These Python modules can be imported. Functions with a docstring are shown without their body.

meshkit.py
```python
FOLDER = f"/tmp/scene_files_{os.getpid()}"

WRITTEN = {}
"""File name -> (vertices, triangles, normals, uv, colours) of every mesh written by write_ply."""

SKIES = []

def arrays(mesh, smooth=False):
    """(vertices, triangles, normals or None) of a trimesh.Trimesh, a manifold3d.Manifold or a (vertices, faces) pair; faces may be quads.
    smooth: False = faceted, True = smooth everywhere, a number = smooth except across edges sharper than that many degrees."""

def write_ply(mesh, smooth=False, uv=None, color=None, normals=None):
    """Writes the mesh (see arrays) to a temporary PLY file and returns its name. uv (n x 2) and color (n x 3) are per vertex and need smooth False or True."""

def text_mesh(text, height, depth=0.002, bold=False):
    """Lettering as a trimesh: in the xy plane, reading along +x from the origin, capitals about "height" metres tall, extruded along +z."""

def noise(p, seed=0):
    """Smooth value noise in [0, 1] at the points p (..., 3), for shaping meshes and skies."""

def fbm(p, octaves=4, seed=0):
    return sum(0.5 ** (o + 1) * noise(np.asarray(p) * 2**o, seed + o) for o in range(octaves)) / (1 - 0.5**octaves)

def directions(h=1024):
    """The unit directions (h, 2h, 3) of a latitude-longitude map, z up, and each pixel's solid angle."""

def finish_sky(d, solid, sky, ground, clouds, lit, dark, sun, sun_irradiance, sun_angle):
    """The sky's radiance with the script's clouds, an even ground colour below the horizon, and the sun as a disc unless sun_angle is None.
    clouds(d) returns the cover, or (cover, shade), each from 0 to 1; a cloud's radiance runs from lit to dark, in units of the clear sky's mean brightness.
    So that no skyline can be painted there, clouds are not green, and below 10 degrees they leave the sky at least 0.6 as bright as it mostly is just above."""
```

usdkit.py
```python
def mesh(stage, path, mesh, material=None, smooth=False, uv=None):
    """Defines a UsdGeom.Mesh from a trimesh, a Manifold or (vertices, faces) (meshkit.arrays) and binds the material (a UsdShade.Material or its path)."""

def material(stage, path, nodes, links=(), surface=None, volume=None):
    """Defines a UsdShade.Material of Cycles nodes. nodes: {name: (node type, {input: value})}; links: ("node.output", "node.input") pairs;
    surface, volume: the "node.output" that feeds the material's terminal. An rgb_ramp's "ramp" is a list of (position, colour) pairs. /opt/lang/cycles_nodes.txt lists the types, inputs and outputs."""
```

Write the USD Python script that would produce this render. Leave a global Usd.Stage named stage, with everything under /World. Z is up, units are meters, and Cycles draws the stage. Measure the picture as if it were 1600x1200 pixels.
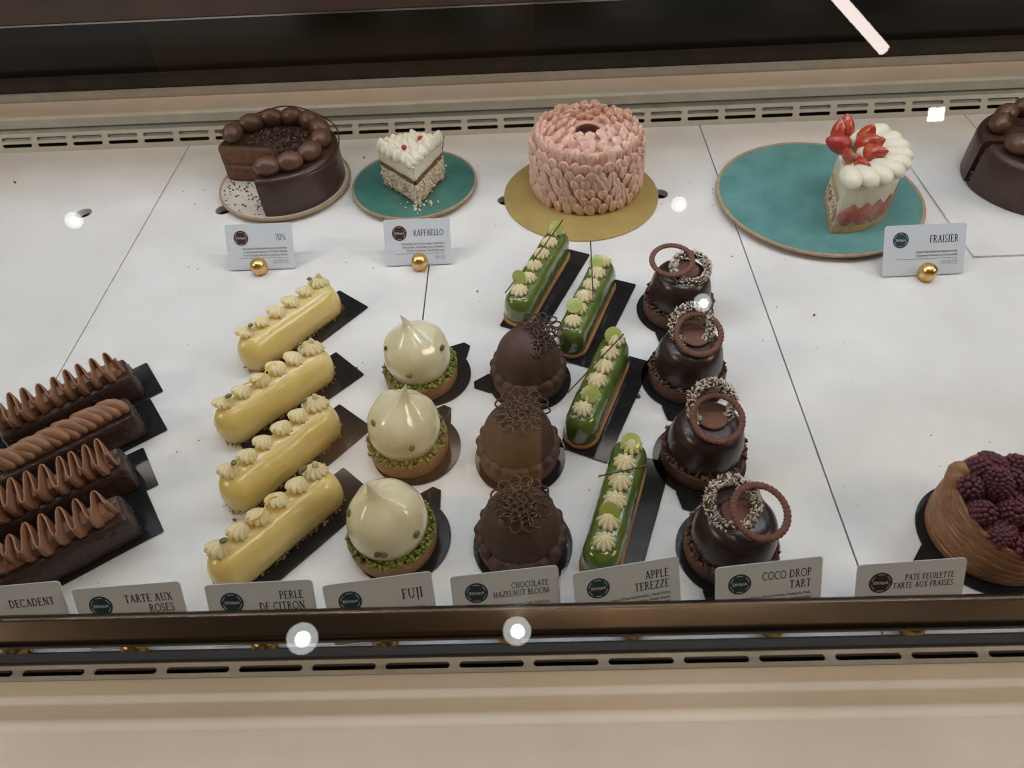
import math, random
import numpy as np, trimesh, usdkit, meshkit
from shapely.geometry import Polygon, LineString, Point, box as sbox
from shapely.ops import unary_union
from shapely import affinity
from scipy.interpolate import PchipInterpolator
from pxr import Usd, UsdGeom, UsdLux, UsdShade, Gf, Sdf

PI = math.pi
rnd = random.Random(7)
rng = np.random.default_rng(7)
stage = Usd.Stage.CreateInMemory()
UsdGeom.SetStageUpAxis(stage, 'Z'); UsdGeom.SetStageMetersPerUnit(stage, 1.0)
UsdGeom.Xform.Define(stage, '/World'); UsdGeom.Scope.Define(stage, '/World/Looks')

# ------------------------------------------------------------------ camera
F, H = 1109.0, 0.507
Yc = np.array([-8, 1240, -1109.0]); Yc /= np.linalg.norm(Yc)
Xc = np.array([44000, 1437, 1109.0]); Xc -= Yc * (Xc @ Yc); Xc /= np.linalg.norm(Xc)
Zc = np.cross(Xc, Yc)
M = np.stack([Xc, Yc, Zc], 1)                                   # camera = M @ world
cam = UsdGeom.Camera.Define(stage, '/World/camera')
mt = Gf.Matrix4d(1.0)
for i in range(3): mt.SetRow(i, Gf.Vec4d(*map(float, M[i]), 0))
mt.SetRow(3, Gf.Vec4d(0, 0, H, 1))
cam.AddTransformOp().Set(mt)
cam.CreateHorizontalApertureAttr(36.0); cam.CreateVerticalApertureAttr(27.0)
cam.CreateFocalLengthAttr(36.0 * F / 1600)
cam.CreateClippingRangeAttr(Gf.Vec2f(0.02, 50))
cam.CreateFStopAttr(11.0); cam.CreateFocusDistanceAttr(0.68)
cam.CreateExposureAttr(0.42)

def ray(px, py): return M.T @ np.array([px - 800, 600 - py, -F])
def at(px, py, z=0.0):
    d = ray(px, py); return np.array([0, 0, H]) + d * ((z - H) / d[2])
def aty(px, py, y):
    d = ray(px, py); return np.array([0, 0, H]) + d * (y / d[1])

# ------------------------------------------------------------------ lights
def light(kind, name, loc, target, color, intensity, **kw):
    l = getattr(UsdLux, kind).Define(stage, '/World/' + name)
    loc = np.array(loc, float); z = loc - np.array(target, float); z /= np.linalg.norm(z)
    up = np.array([1, 0, 0]) if abs(z[0]) < .9 else np.array([0, 1, 0])
    y = np.cross(z, up); y /= np.linalg.norm(y); x = np.cross(y, z)
    m = Gf.Matrix4d(1.0)
    for i, r in enumerate((x, y, z)): m.SetRow(i, Gf.Vec4d(*map(float, r), 0))
    m.SetRow(3, Gf.Vec4d(*map(float, loc), 1))
    UsdGeom.Xformable(l).AddTransformOp().Set(m)
    l.CreateColorAttr(Gf.Vec3f(*color)); l.CreateIntensityAttr(intensity)
    for k, v in kw.items(): getattr(l, f'Create{k}Attr')(v)
    return l

dome = UsdLux.DomeLight.Define(stage, '/World/room_glow')
dm = usdkit.material(stage, '/World/Looks/room_glow', {'b': ('background_shader', {'color': (1.0, .84, .68), 'strength': .012})}, [], surface='b.background')
UsdShade.MaterialBindingAPI.Apply(dome.GetPrim()).Bind(dm)
# strip lamp under the canopy, cut off towards the back by its housing
light('RectLight', 'case_strip_lamp', (0, .64, .80), (0, .64, 0), (.85, .985, 1.16), 15.8, Width=2.2, Height=.04)
light('RectLight', 'back_strip_lamp', (0, .95, .80), (0, .85, 0), (1.0, .88, .78), 5.0, Width=2.2, Height=.05)
light('RectLight', 'shop_lamp', (.1, .10, 2.4), (.1, .13, 0), (1.0, .78, .56), 18.0, Width=1.4, Height=.16)
for k, sx in enumerate((-1, 1)):
    light('RectLight', 'shop_side_lamp_%03d' % k, (3.0 * sx, -.35, 2.0), (.1 * sx, .2, 0), (1.0, .82, .63), 9.0, Width=.9, Height=.9)
for i in range(14):
    light('SphereLight', 'led_dot_%03d' % i, (-.78 + .12 * i, .96, .46), (0, .9, 0), (.9, .95, 1.0), 130.0, Radius=.0035)
# shop lamps mirrored in the slanted front glass
def mirrored(px, py, zc):
    d = ray(px, py); o = np.array([0, 0, H]); n = np.array([0, -1, 1]) / math.sqrt(2)
    p0 = np.array([0, .1746, .035])
    hit = o + d * (((p0 - o) @ n) / (d @ n)); r = d - 2 * (d @ n) * n
    return hit + r * ((zc - hit[2]) / r[2]), hit
for k, (px, py, size) in enumerate([(473, 997, 44), (808, 985, 42), (1097, 473, 27), (1060, 320, 23), (118, 345, 22)]):
    p, hit = mirrored(px, py, 2.2)
    dist = np.linalg.norm(p - hit) + .4
    light('DiskLight', 'ceiling_spot_%03d' % k, p, hit, (.96, .97, .92), 3.4, Radius=float(size / 2 / F * dist))
    q = p + (hit - p) / np.linalg.norm(hit - p) * .02 + np.array([.004, 0, -.004])
    light('DiskLight', 'spot_bulb_%03d' % k, q, hit, (.72, .98, 1.0), 11.0, Radius=float(size / 4 / F * dist))
p, hit = mirrored(1460, 180, 2.2)
light('RectLight', 'ceiling_panel_lamp', p, hit, (1.0, .9, .88), 12.0, Width=.05, Height=.045)
pa, hit = mirrored(1296, -14, 2.2); pb, _ = mirrored(1379, 80, 2.2)
tube_mid, tube_dir, tube_hit = (pa + pb) / 2, pb - pa, hit
light('RectLight', 'panel_uplight', (-.45, -2.7, 1.95), (-.45, -2.7, 2.3), (1.0, .74, .48), 1.9, Width=1.9, Height=.5)

# ------------------------------------------------------------------ helpers
used = {}
def numbered(parent, name):
    k = (parent, name); n = used.get(k, -1) + 1; used[k] = n
    return f'{parent}/{name}' + (f'_{n:03d}' if n else '')
def tag(p, label=None, cat=None, group=None, kind=None):
    for k, v in (('label', label), ('category', cat), ('group', group), ('kind', kind)):
        if v: p.SetCustomDataByKey(k, v)
    return p
def thing(name, label, cat, loc=(0, 0, 0), rz=0.0, group=None, kind=None):
    x = UsdGeom.Xform.Define(stage, numbered('/World', name))
    x.AddTranslateOp().Set(Gf.Vec3d(*map(float, loc))); x.AddRotateZOp().Set(math.degrees(rz))
    return tag(x.GetPrim(), label, cat, group, kind)
def part(name, mesh, m, parent=None, smooth=40, label=None, kind=None):
    base = str(parent.GetPath()) if parent is not None else '/World'
    p = usdkit.mesh(stage, numbered(base, name), mesh, m, smooth=smooth).GetPrim()
    return tag(p, label, kind=kind)
def cat(ms): return trimesh.util.concatenate([m if isinstance(m, trimesh.Trimesh) else T(*m) for m in ms])
def T(v, f): return trimesh.Trimesh(np.asarray(v, float), np.asarray(f), process=False)
def grid(Pn, cu=False, cv=False):
    Pn = np.asarray(Pn, float); nv, nu = Pn.shape[:2]
    i, j = np.meshgrid(np.arange(nv if cv else nv - 1), np.arange(nu if cu else nu - 1), indexing='ij')
    i, j = i.ravel(), j.ravel(); i2, j2 = (i + 1) % nv, (j + 1) % nu
    a, b, c, d = i * nu + j, i * nu + j2, i2 * nu + j2, i2 * nu + j
    return T(Pn.reshape(-1, 3), np.vstack([np.stack([a, b, c], 1), np.stack([a, c, d], 1)]))
def rings(R, cap0=True, cap1=True):
    """closed rings stacked upward -> solid"""
    R = np.asarray(R, float); m = grid(R, cu=True); v, f, n = list(m.vertices), list(m.faces), R.shape[1]
    if cap0:
        c = len(v); v.append(R[0].mean(0)); f += [(c, (k + 1) % n, k) for k in range(n)]
    if cap1:
        c = len(v); v.append(R[-1].mean(0)); o = (len(R) - 1) * n; f += [(c, o + k, o + (k + 1) % n) for k in range(n)]
    return T(v, f)
def outline(a, b, na=8, nx=1, ny=1):
    C, D = [], []
    cs = [(1, 1), (-1, 1), (-1, -1), (1, -1)]
    for k, (sx, sy) in enumerate(cs):
        for t in np.linspace(k * PI / 2, (k + 1) * PI / 2, na + 1):
            C.append((sx * a, sy * b)); D.append((math.cos(t), math.sin(t)))
        nxt = cs[(k + 1) % 4]; n = nx if k % 2 == 0 else ny
        for q in range(1, n):
            C.append((a * (sx + (nxt[0] - sx) * q / n), b * (sy + (nxt[1] - sy) * q / n))); D.append(D[-1])
    return np.array(C), np.array(D)
def loft(a, b, prof, na=8, nx=1, ny=1):
    C, D = outline(a, b, na, nx, ny)
    return rings([np.column_stack([C + r * D, np.full(len(C), z)]) for r, z in prof])
def lathe(prof, n=48, mod=None, bend=None):
    th = np.arange(n) * 2 * PI / n; R = []
    for r, z in prof:
        rr = r * (mod(th, r, z) if mod else np.ones(n))
        c = bend(z) if bend else (0, 0)
        R.append(np.column_stack([rr * np.cos(th) + c[0], rr * np.sin(th) + c[1], np.full(n, z)]))
    return rings(R)
def curve(pts, n=24):
    p = np.array(pts, float); s = np.concatenate([[0], np.cumsum(np.linalg.norm(np.diff(p, axis=0), axis=1))])
    q = np.linspace(0, s[-1], n)
    return np.column_stack([PchipInterpolator(s, p[:, k])(q) for k in range(p.shape[1])])
def tube(path, r, n=8, closed=False):
    p = np.asarray(path, float); N = len(p)
    t = np.roll(p, -1, 0) - np.roll(p, 1, 0)
    if not closed: t[0], t[-1] = p[1] - p[0], p[-1] - p[-2]
    t /= np.linalg.norm(t, axis=1, keepdims=True) + 1e-12
    up = np.array([0, 0, 1.0]); R = []
    for k in range(N):
        x = np.cross(t[k], up); l = np.linalg.norm(x)
        x = x / l if l > 1e-3 else np.array([1.0, 0, 0]); y = np.cross(x, t[k])
        th = np.arange(n) * 2 * PI / n; rr = r[k] if np.ndim(r) else r
        R.append(p[k] + rr * (np.outer(np.cos(th), x) + np.outer(np.sin(th), y)))
    if closed: return grid(R, cu=True, cv=True)
    return rings(R)
def rot(m, ax, ang, c=(0, 0, 0)):
    m = m.copy(); m.apply_transform(trimesh.transformations.rotation_matrix(ang, ax, c)); return m
def mv(m, d): m = m.copy(); m.apply_translation(d); return m
def sc(m, s): m = m.copy(); m.apply_scale(s); return m
def bump_mesh(m, amp, freq, seed=0, octaves=3):
    m = m.copy(); n = m.vertex_normals
    m.vertices = m.vertices + n * ((meshkit.fbm(m.vertices * freq + 50, octaves, seed) - .5) * 2 * amp)[:, None]
    return m
ICO = trimesh.creation.icosphere(0); ICO1 = trimesh.creation.icosphere(1); ICO2 = trimesh.creation.icosphere(2); ICO3 = trimesh.creation.icosphere(3)
def bits(pts, size, seed=0, stretch=(1, 1, 1), jitter=.35):
    """small irregular chips at the points, one mesh"""
    g = np.random.default_rng(seed); n = len(pts)
    Q, _ = np.linalg.qr(g.normal(size=(n, 3, 3)))
    s = size * g.uniform(.6, 1.25, (n, 1, 1)) * np.array(stretch)[None, None] * g.uniform(.65, 1.2, (n, 1, 3))
    base = ICO.vertices[None] * (1 + g.uniform(-jitter, jitter, (n, 12, 1))) * s
    v = np.einsum('nij,nkj->nki', Q, base) + np.asarray(pts)[:, None]
    f = ICO.faces[None] + 12 * np.arange(n)[:, None, None]
    return T(v.reshape(-1, 3), f.reshape(-1, 3))
def slab(poly, z0, z1):
    gs = getattr(poly, 'geoms', [poly])
    m = trimesh.util.concatenate([trimesh.creation.extrude_polygon(g, z1 - z0, engine='earcut') for g in gs])
    return mv(m, (0, 0, z0))

# ------------------------------------------------------------------ materials
def mat(name, c1, c2=None, scale=60., rough=.5, bump=None, coat=0., coat_rough=.08, sss=0., sss_scale=.004, metal=0., spec=.5, ramp=(.35, .65), rough2=None, detail=3., radius=(1, .5, .3), vary=0.):
    N = {'p': ('principled_bsdf', dict(base_color=c1, roughness=rough, metallic=metal, specular_ior_level=spec, coat_weight=coat, coat_roughness=coat_rough))}
    L = []
    N['p'][1].update(subsurface_weight=sss, subsurface_scale=sss_scale, subsurface_radius=radius)
    N['t'] = ('texture_coordinate', {})
    if c2 is not None:
        N['n'] = ('noise_texture', dict(scale=scale, detail=detail, roughness=.6))
        N['r'] = ('rgb_ramp', {'ramp': [(0, c1), (ramp[0], c1), (ramp[1], c2), (1, c2)]})
        L += [('t.object', 'n.vector'), ('n.fac', 'r.fac')]
        out = 'r.color'
        if vary:
            N['o'] = ('object_info', {}); N['mr'] = ('map_range', dict(from_min=0., from_max=1., to_min=1 - vary, to_max=1 + vary))
            N['hs'] = ('hsv', {}); L += [('o.random', 'mr.value'), ('mr.result', 'hs.value'), (out, 'hs.color')]; out = 'hs.color'
        L.append((out, 'p.base_color'))
        if rough2 is not None:
            N['rm'] = ('map_range', dict(from_min=.3, from_max=.7, to_min=rough, to_max=rough2)); L += [('n.fac', 'rm.value'), ('rm.result', 'p.roughness')]
    if bump:
        N['bn'] = ('noise_texture', dict(scale=bump[0], detail=4., roughness=.6)); N['b'] = ('bump', dict(strength=bump[1], distance=bump[2]))
        L += [('t.object', 'bn.vector'), ('bn.fac', 'b.height'), ('b.normal', 'p.normal')]
        if coat: L.append(('b.normal', 'p.coat_normal'))
    return usdkit.material(stage, '/World/Looks/' + name, N, L, surface='p.BSDF')

W = {}
W['panel'] = mat('white_laminate', (.775, .772, .768), (.70, .695, .685), 13, .24, (900, .06, .0003), spec=.5, rough2=.38)
W['steel'] = mat('cream_steel', (.66, .62, .55), (.60, .565, .50), 14, .38, (700, .12, .0005))
W['lip'] = mat('vent_steel', (.62, .61, .55), (.55, .54, .48), 30, .35)
W['ledge'] = mat('beige_ledge', (.62, .52, .42), (.57, .475, .38), 12, .42, (500, .15, .0006))
W['front'] = mat('front_ledge_paint', (.66, .60, .515), (.61, .55, .465), 10, .4, (420, .10, .0005))
W['dark'] = mat('dark_cavity', (.012, .012, .011), None, rough=.6)
W['duct'] = mat('duct_grey', (.34, .38, .38), (.26, .29, .29), 20, .4)
W['alu'] = mat('track_aluminium', (.55, .54, .51), (.48, .47, .44), 80, .32, metal=.85)
W['track'] = mat('track_grey', (.50, .48, .44), (.42, .40, .37), 40, .35)
W['canopy'] = mat('canopy_brown', (.10, .07, .06), (.08, .056, .048), 12, .4)
W['door'] = mat('black_door', (.008, .007, .006), None, rough=.25)
W['brown'] = mat('dark_bronze', (.05, .04, .032), (.035, .028, .022), 30, .4, metal=.3)
W['brass'] = mat('rail_bronze', (.135, .098, .068), (.085, .061, .042), 25, .26, metal=1., rough2=.36)
W['gold'] = mat('brushed_gold', (.80, .55, .22), (.66, .42, .15), 300, .30, (500, .25, .0005), metal=1.)
W['board'] = mat('black_board', (.010, .011, .013), (.018, .019, .022), 40, .10, (350, .04, .0003), spec=.32)
W['goldboard'] = mat('gold_board', (.52, .40, .15), (.47, .36, .13), 40, .36, metal=.35)
W['card'] = mat('card_paper', (.63, .675, .74), None, rough=.36)
W['ink'] = mat('black_ink', (.02, .02, .022), None, rough=.5)
W['logo_brown'] = mat('logo_brown', (.045, .018, .018), None, rough=.45)
W['logo_blue'] = mat('logo_blue', (.016, .048, .070), None, rough=.45)
W['white_ink'] = mat('white_ink', (.7, .7, .7), None, rough=.5)
W['teal'] = mat('teal_glaze', (.10, .265, .262), (.14, .325, .315), 26, .25, (60, .12, .001), coat=.35)
W['green_teal'] = mat('green_teal_glaze', (.045, .165, .14), (.065, .205, .175), 30, .25, (60, .12, .001), coat=.35)
W['rim'] = mat('raw_rim', (.42, .31, .20), (.33, .23, .14), 120, .6)
W['white_glaze'] = mat('white_glaze', (.55, .53, .47), (.62, .60, .54), 40, .3)
W['choc'] = mat('dark_chocolate', (.040, .019, .014), (.055, .026, .019), 60, .36, (250, .2, .0006), sss=0)
W['choc_matte'] = mat('velvet_chocolate', (.062, .030, .022), (.078, .039, .028), 120, .62, (1400, .35, .0005))
W['choc_gloss'] = mat('glossy_chocolate', (.024, .0115, .009), (.033, .016, .012), 70, .34, (120, .10, .0006), coat=.22, coat_rough=.12)
W['choc_milk'] = mat('milk_chocolate', (.092, .043, .027), (.118, .056, .034), 70, .38, (200, .12, .0006))
W['ganache'] = mat('piped_ganache', (.27, .135, .075), (.31, .158, .09), 90, .5, (600, .2, .0005), sss=.12, sss_scale=.002)
W['mousse'] = mat('chocolate_mousse', (.19, .088, .040), (.12, .052, .026), 160, .7, (500, .7, .0012))
W['rock'] = mat('nutty_coating', (.034, .016, .012), (.050, .023, .016), 130, .36, (190, .6, .0016))
W['shell'] = mat('tart_shell', (.36, .19, .092), (.29, .145, .066), 160, .62, (700, .35, .0006))
W['shell_dark'] = mat('cocoa_shell', (.135, .062, .035), (.10, .046, .027), 160, .66, (700, .35, .0006))
W['nib'] = mat('cocoa_nibs', (.050, .023, .016), (.14, .070, .045), 300, .42)
W['pist'] = mat('pistachio_bits', (.13, .20, .03), (.32, .33, .08), 320, .5)
W['pist_seed'] = mat('pistachio_seed', (.13, .15, .035), (.20, .20, .06), 260, .45)
W['seed_red'] = mat('pistachio_skin', (.10, .045, .035), (.14, .10, .035), 260, .45)
W['lemon'] = mat('lemon_glaze', (.78, .61, .24), (.74, .55, .19), 30, .26, (60, .10, .0008), coat=.3, coat_rough=.15, sss=.35, sss_scale=.006, radius=(1, .7, .25))
W['lemon_cream'] = mat('lemon_cream', (.80, .66, .37), (.76, .61, .32), 80, .34, sss=.3, sss_scale=.003, radius=(1, .7, .4))
W['crust'] = mat('golden_crumb', (.42, .25, .07), (.30, .17, .045), 300, .7)
W['zest'] = mat('lemon_zest', (.80, .52, .07), None, rough=.4)
W['fuji'] = mat('pale_glaze', (.78, .72, .51), (.72, .655, .44), 26, .22, (50, .12, .001), coat=.75, sss=.35, sss_scale=.006, radius=(1, .8, .5))
W['green'] = mat('green_glaze', (.070, .125, .016), (.125, .18, .030), 34, .14, (150, .35, .0016), coat=.9, coat_rough=.06)
W['biscuit'] = mat('biscuit_base', (.44, .22, .085), (.37, .175, .062), 200, .6, (700, .3, .0005))
W['vanilla'] = mat('vanilla_cream', (.80, .68, .42), (.76, .63, .36), 90, .42, sss=.3, sss_scale=.003, radius=(1, .75, .45))
W['apple'] = mat('apple_disc', (.33, .43, .075), (.38, .48, .11), 120, .3, coat=.4, sss=.3, sss_scale=.003, radius=(.6, 1, .3))
W['coco'] = mat('coconut_shreds', (.80, .76, .71), (.55, .48, .42), 400, .6)
W['cocoring'] = mat('cocoa_cookie', (.175, .072, .047), (.14, .056, .036), 260, .7, (1500, .6, .0006))
W['pink'] = mat('pink_buttercream', (.76, .50, .42), (.69, .415, .33), 46, .46, (500, .15, .0006), sss=.2, sss_scale=.003, vary=.07)
W['cream'] = mat('white_cream', (.80, .75, .60), (.76, .705, .54), 60, .42, (150, .12, .0008), sss=.3, sss_scale=.004, radius=(1, .8, .6))
W['coconut_cream'] = mat('coconut_cream', (.76, .69, .54), (.42, .235, .10), 75, .75, (420, 1., .0022), ramp=(.55, .70))
W['coconut_flake'] = mat('coconut_flakes', (.78, .73, .60), (.62, .50, .33), 200, .7)
W['sponge'] = mat('brown_sponge', (.20, .105, .048), (.14, .07, .032), 220, .85, (500, .9, .0016))
W['pale_sponge'] = mat('pale_sponge', (.55, .38, .19), (.46, .30, .14), 200, .8, (500, .6, .0012))
W['berry'] = mat('strawberry_skin', (.34, .018, .014), (.42, .032, .020), 90, .22, (420, .7, .0012), coat=.4)
W['berry_in'] = mat('strawberry_flesh', (.60, .14, .08), (.70, .35, .22), 70, .3, (220, .2, .0008), sss=.2, radius=(1, .3, .2))
W['berry_slice'] = mat('strawberry_slice', (.42, .085, .07), (.55, .24, .19), 60, .35)
W['rasp'] = mat('raspberry', (.075, .016, .028), (.125, .026, .042), 40, .5, sss=.2, sss_scale=.003, radius=(1, .2, .2))
W['redbead'] = mat('red_bead', (.45, .02, .02), None, rough=.3)
# puff pastry: wound layers
W['puff'] = usdkit.material(stage, '/World/Looks/puff_pastry', {
    't': ('texture_coordinate', {}), 'mp': ('mapping', {'scale': (38., 38., 300.)}), 'n': ('noise_texture', dict(scale=2., detail=4., roughness=.65)),
    'r': ('rgb_ramp', {'ramp': [(.30, (.14, .055, .022)), (.48, (.28, .125, .05)), (.68, (.40, .20, .088))]}),
    'b': ('bump', dict(strength=.6, distance=.0012)), 'p': ('principled_bsdf', dict(roughness=.42, coat_weight=.25, coat_roughness=.2))},
    [('t.object', 'mp.vector'), ('mp.vector', 'n.vector'), ('n.fac', 'r.fac'), ('r.color', 'p.base_color'), ('n.fac', 'b.height'), ('b.normal', 'p.normal')], surface='p.BSDF')
W['glass'] = usdkit.material(stage, '/World/Looks/case_glass', {
    'f': ('fresnel', {'IOR': 1.75}), 'ge': ('geometry', {}), 'iv': ('math', {'math_type': 'subtract', 'value1': 1.0}), 'mu': ('math', {'math_type': 'multiply'}), 't': ('transparent_bsdf', {'color': (.985, .992, .988)}), 'g': ('glossy_bsdf', {'color': (1., 1., 1.), 'roughness': 0.0}),
    'm': ('mix_closure', {})}, [('ge.backfacing', 'iv.value2'), ('f.fac', 'mu.value1'), ('iv.value', 'mu.value2'), ('mu.value', 'm.fac'), ('t.BSDF', 'm.closure1'), ('g.BSDF', 'm.closure2')], surface='m.closure')
W['tan'] = mat('tan_ceiling_wood', (.45, .29, .14), (.36, .22, .10), 3, .5)
W['tube'] = usdkit.material(stage, '/World/Looks/lit_tube', {'e': ('emission', {'color': (1., .86, .80), 'strength': 9.})}, [], surface='e.emission')

# ------------------------------------------------------------------ the case: floor panels, vents, ledges
X0, X1 = -1.15, 1.15
yb = float(at(298, 228)[1]); yf = float(at(800, 1004)[1])
seams = [float(at(x, y)[0]) for x, y in ((203, 390), (669, 425), (1163, 390), (1505, 177))]
pw = (seams[2] - seams[0]) / 2
xs = [seams[0] - 2 * pw, seams[0] - pw, seams[0], seams[1], seams[2], seams[3], seams[3] + pw]
floor = thing('display_floor', None, None, kind='structure')
holes = [at(131, 333), at(349, 328), at(790, 313), at(1031, 303)]
for k in range(len(xs) - 1):
    poly = sbox(xs[k] + .0008, yf, xs[k + 1] - .0008, yb)
    for h in holes: poly = poly.difference(affinity.scale(Point(h[0], h[1]).buffer(.010), 1.0, 1.0))
    part('panel', slab(poly, -.008, 0), W['panel'], floor, smooth=False)
def sweep(name, pts, m, kind='structure', parent=None, smooth=False, x0=X0, x1=X1):
    """closed (y, z) outline swept along x"""
    P2 = Polygon(pts); mm = trimesh.creation.extrude_polygon(P2, x1 - x0, engine='earcut')
    v = mm.vertices.copy(); mm.vertices = np.column_stack([x0 + v[:, 2], v[:, 0], v[:, 1]]); mm.fix_normals()
    return part(name, mm, m, parent, smooth=smooth, kind=kind)
def sheet(y0, z0, y1, z1, t=.002):
    d = np.array([y1 - y0, z1 - z0]); n = np.array([-d[1], d[0]]) / np.linalg.norm(d) * t
    return [(y0, z0), (y1, z1), (y1 - n[0], z1 - n[1]), (y0 - n[0], z0 - n[1])]
sweep('under_tray', [(-.1, -.125), (1.4, -.125), (1.4, -.12), (-.1, -.12)], W['dark'])
def slotted(name, y0, z0, y1, z1, slots, m, t=.0015):
    """a strip along x from (y0,z0) to (y1,z1) with stadium slots given as (x, s, length, height), s measured up the strip"""
    L = math.hypot(y1 - y0, z1 - z0); poly = sbox(X0, 0, X1, L)
    poly = poly.difference(unary_union([LineString([(x - (l - h) / 2, s), (x + (l - h) / 2, s)]).buffer(h / 2, 6) for x, s, l, h in slots]))
    mm = slab(poly, -t, 0); v = mm.vertices.copy(); dy, dz = (y1 - y0) / L, (z1 - z0) / L
    mm.vertices = np.column_stack([v[:, 0], y0 + v[:, 1] * dy - v[:, 2] * dz, z0 + v[:, 1] * dz + v[:, 2] * dy])
    return part(name, mm, m, None, smooth=False, kind='structure')
# back vent: a strip leaning back with two rows of slots
e0 = yb + .002
zt = float(aty(800, 178, yb + .016)[2])
L = math.hypot(.016, zt)
x0s = float(aty(1043, 168, yb + .008)[0]); pitch = float(aty(1120, 178, yb + .008)[0] - aty(1062, 180, yb + .008)[0])
xr = [x0s + pitch * k for k in range(-30, 30) if X0 + .03 < x0s + pitch * k < X1 - .03]
slotted('back_vent', e0, -.001, yb + .016, zt, [(x, L * f, pitch * .84, .0048) for x in xr for f in (.36, .70)], W['lip'])
sweep('vent_duct', sheet(yb + .012, -.03, yb + .0155, zt * .5), W['dark'])
sweep('vent_liner', sheet(yb + .0125, zt * .52, yb + .0205, zt), W['duct'])
# ledge behind the vent
def zy(py, y): return float(aty(800, py, y)[2])
yl = yb + .022
sweep('vent_shadow_gap', [(yb + .017, zt - .002), (yl + .004, zt + .001), (yl + .004, zy(168, yl + .004)), (yl + .002, zy(168, yl + .002))], W['duct'])
za, zb2 = zy(168, yl), zy(156, yl)
sweep('back_ledge', [(yl, za), (yl, zb2), (yl + .075, zy(129, yl + .075)), (yl + .075, -.02), (yl + .006, -.02), (yl + .006, za)], W['ledge'])
yt = yl + .077
sweep('ledge_lip', [(yl - .003, za), (yl - .003, zb2 + .001), (yl + .004, zy(153, yl + .004) + .0015), (yl + .004, zb2 - .004), (yl - .0005, zb2 - .006), (yl - .0005, za)], W['lip'])
sweep('door_track', [(yt, 0), (yt, zy(117, yt)), (yt + .02, zy(114, yt + .02)), (yt + .02, 0)], W['track'])
yd = yt + .022
sweep('door_frame', [(yd, 0), (yd, zy(98, yd)), (yd + .02, zy(98, yd)), (yd + .02, 0)], W['brown'])
sweep('back_door', [(yd + .022, 0), (yd + .022, zy(8, yd)), (yd + .03, zy(8, yd)), (yd + .03, 0)], W['door'])
sweep('door_top_trim', [(yd + .018, zy(8, yd + .018)), (yd + .018, zy(5.5, yd + .018)), (yd + .03, zy(5.5, yd)), (yd + .03, zy(8, yd) + .0005)], W['alu'])
sweep('canopy_back', [(yd + .01, zy(5, yd + .01) + .001), (yd + .01, .62), (yd + .03, .62), (yd + .03, zy(5, yd + .01) + .001)], W['canopy'])
sweep('lamp_housing', [(.69, .60), (.69, .84), (.694, .84), (.694, .60)], W['steel'])
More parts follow.
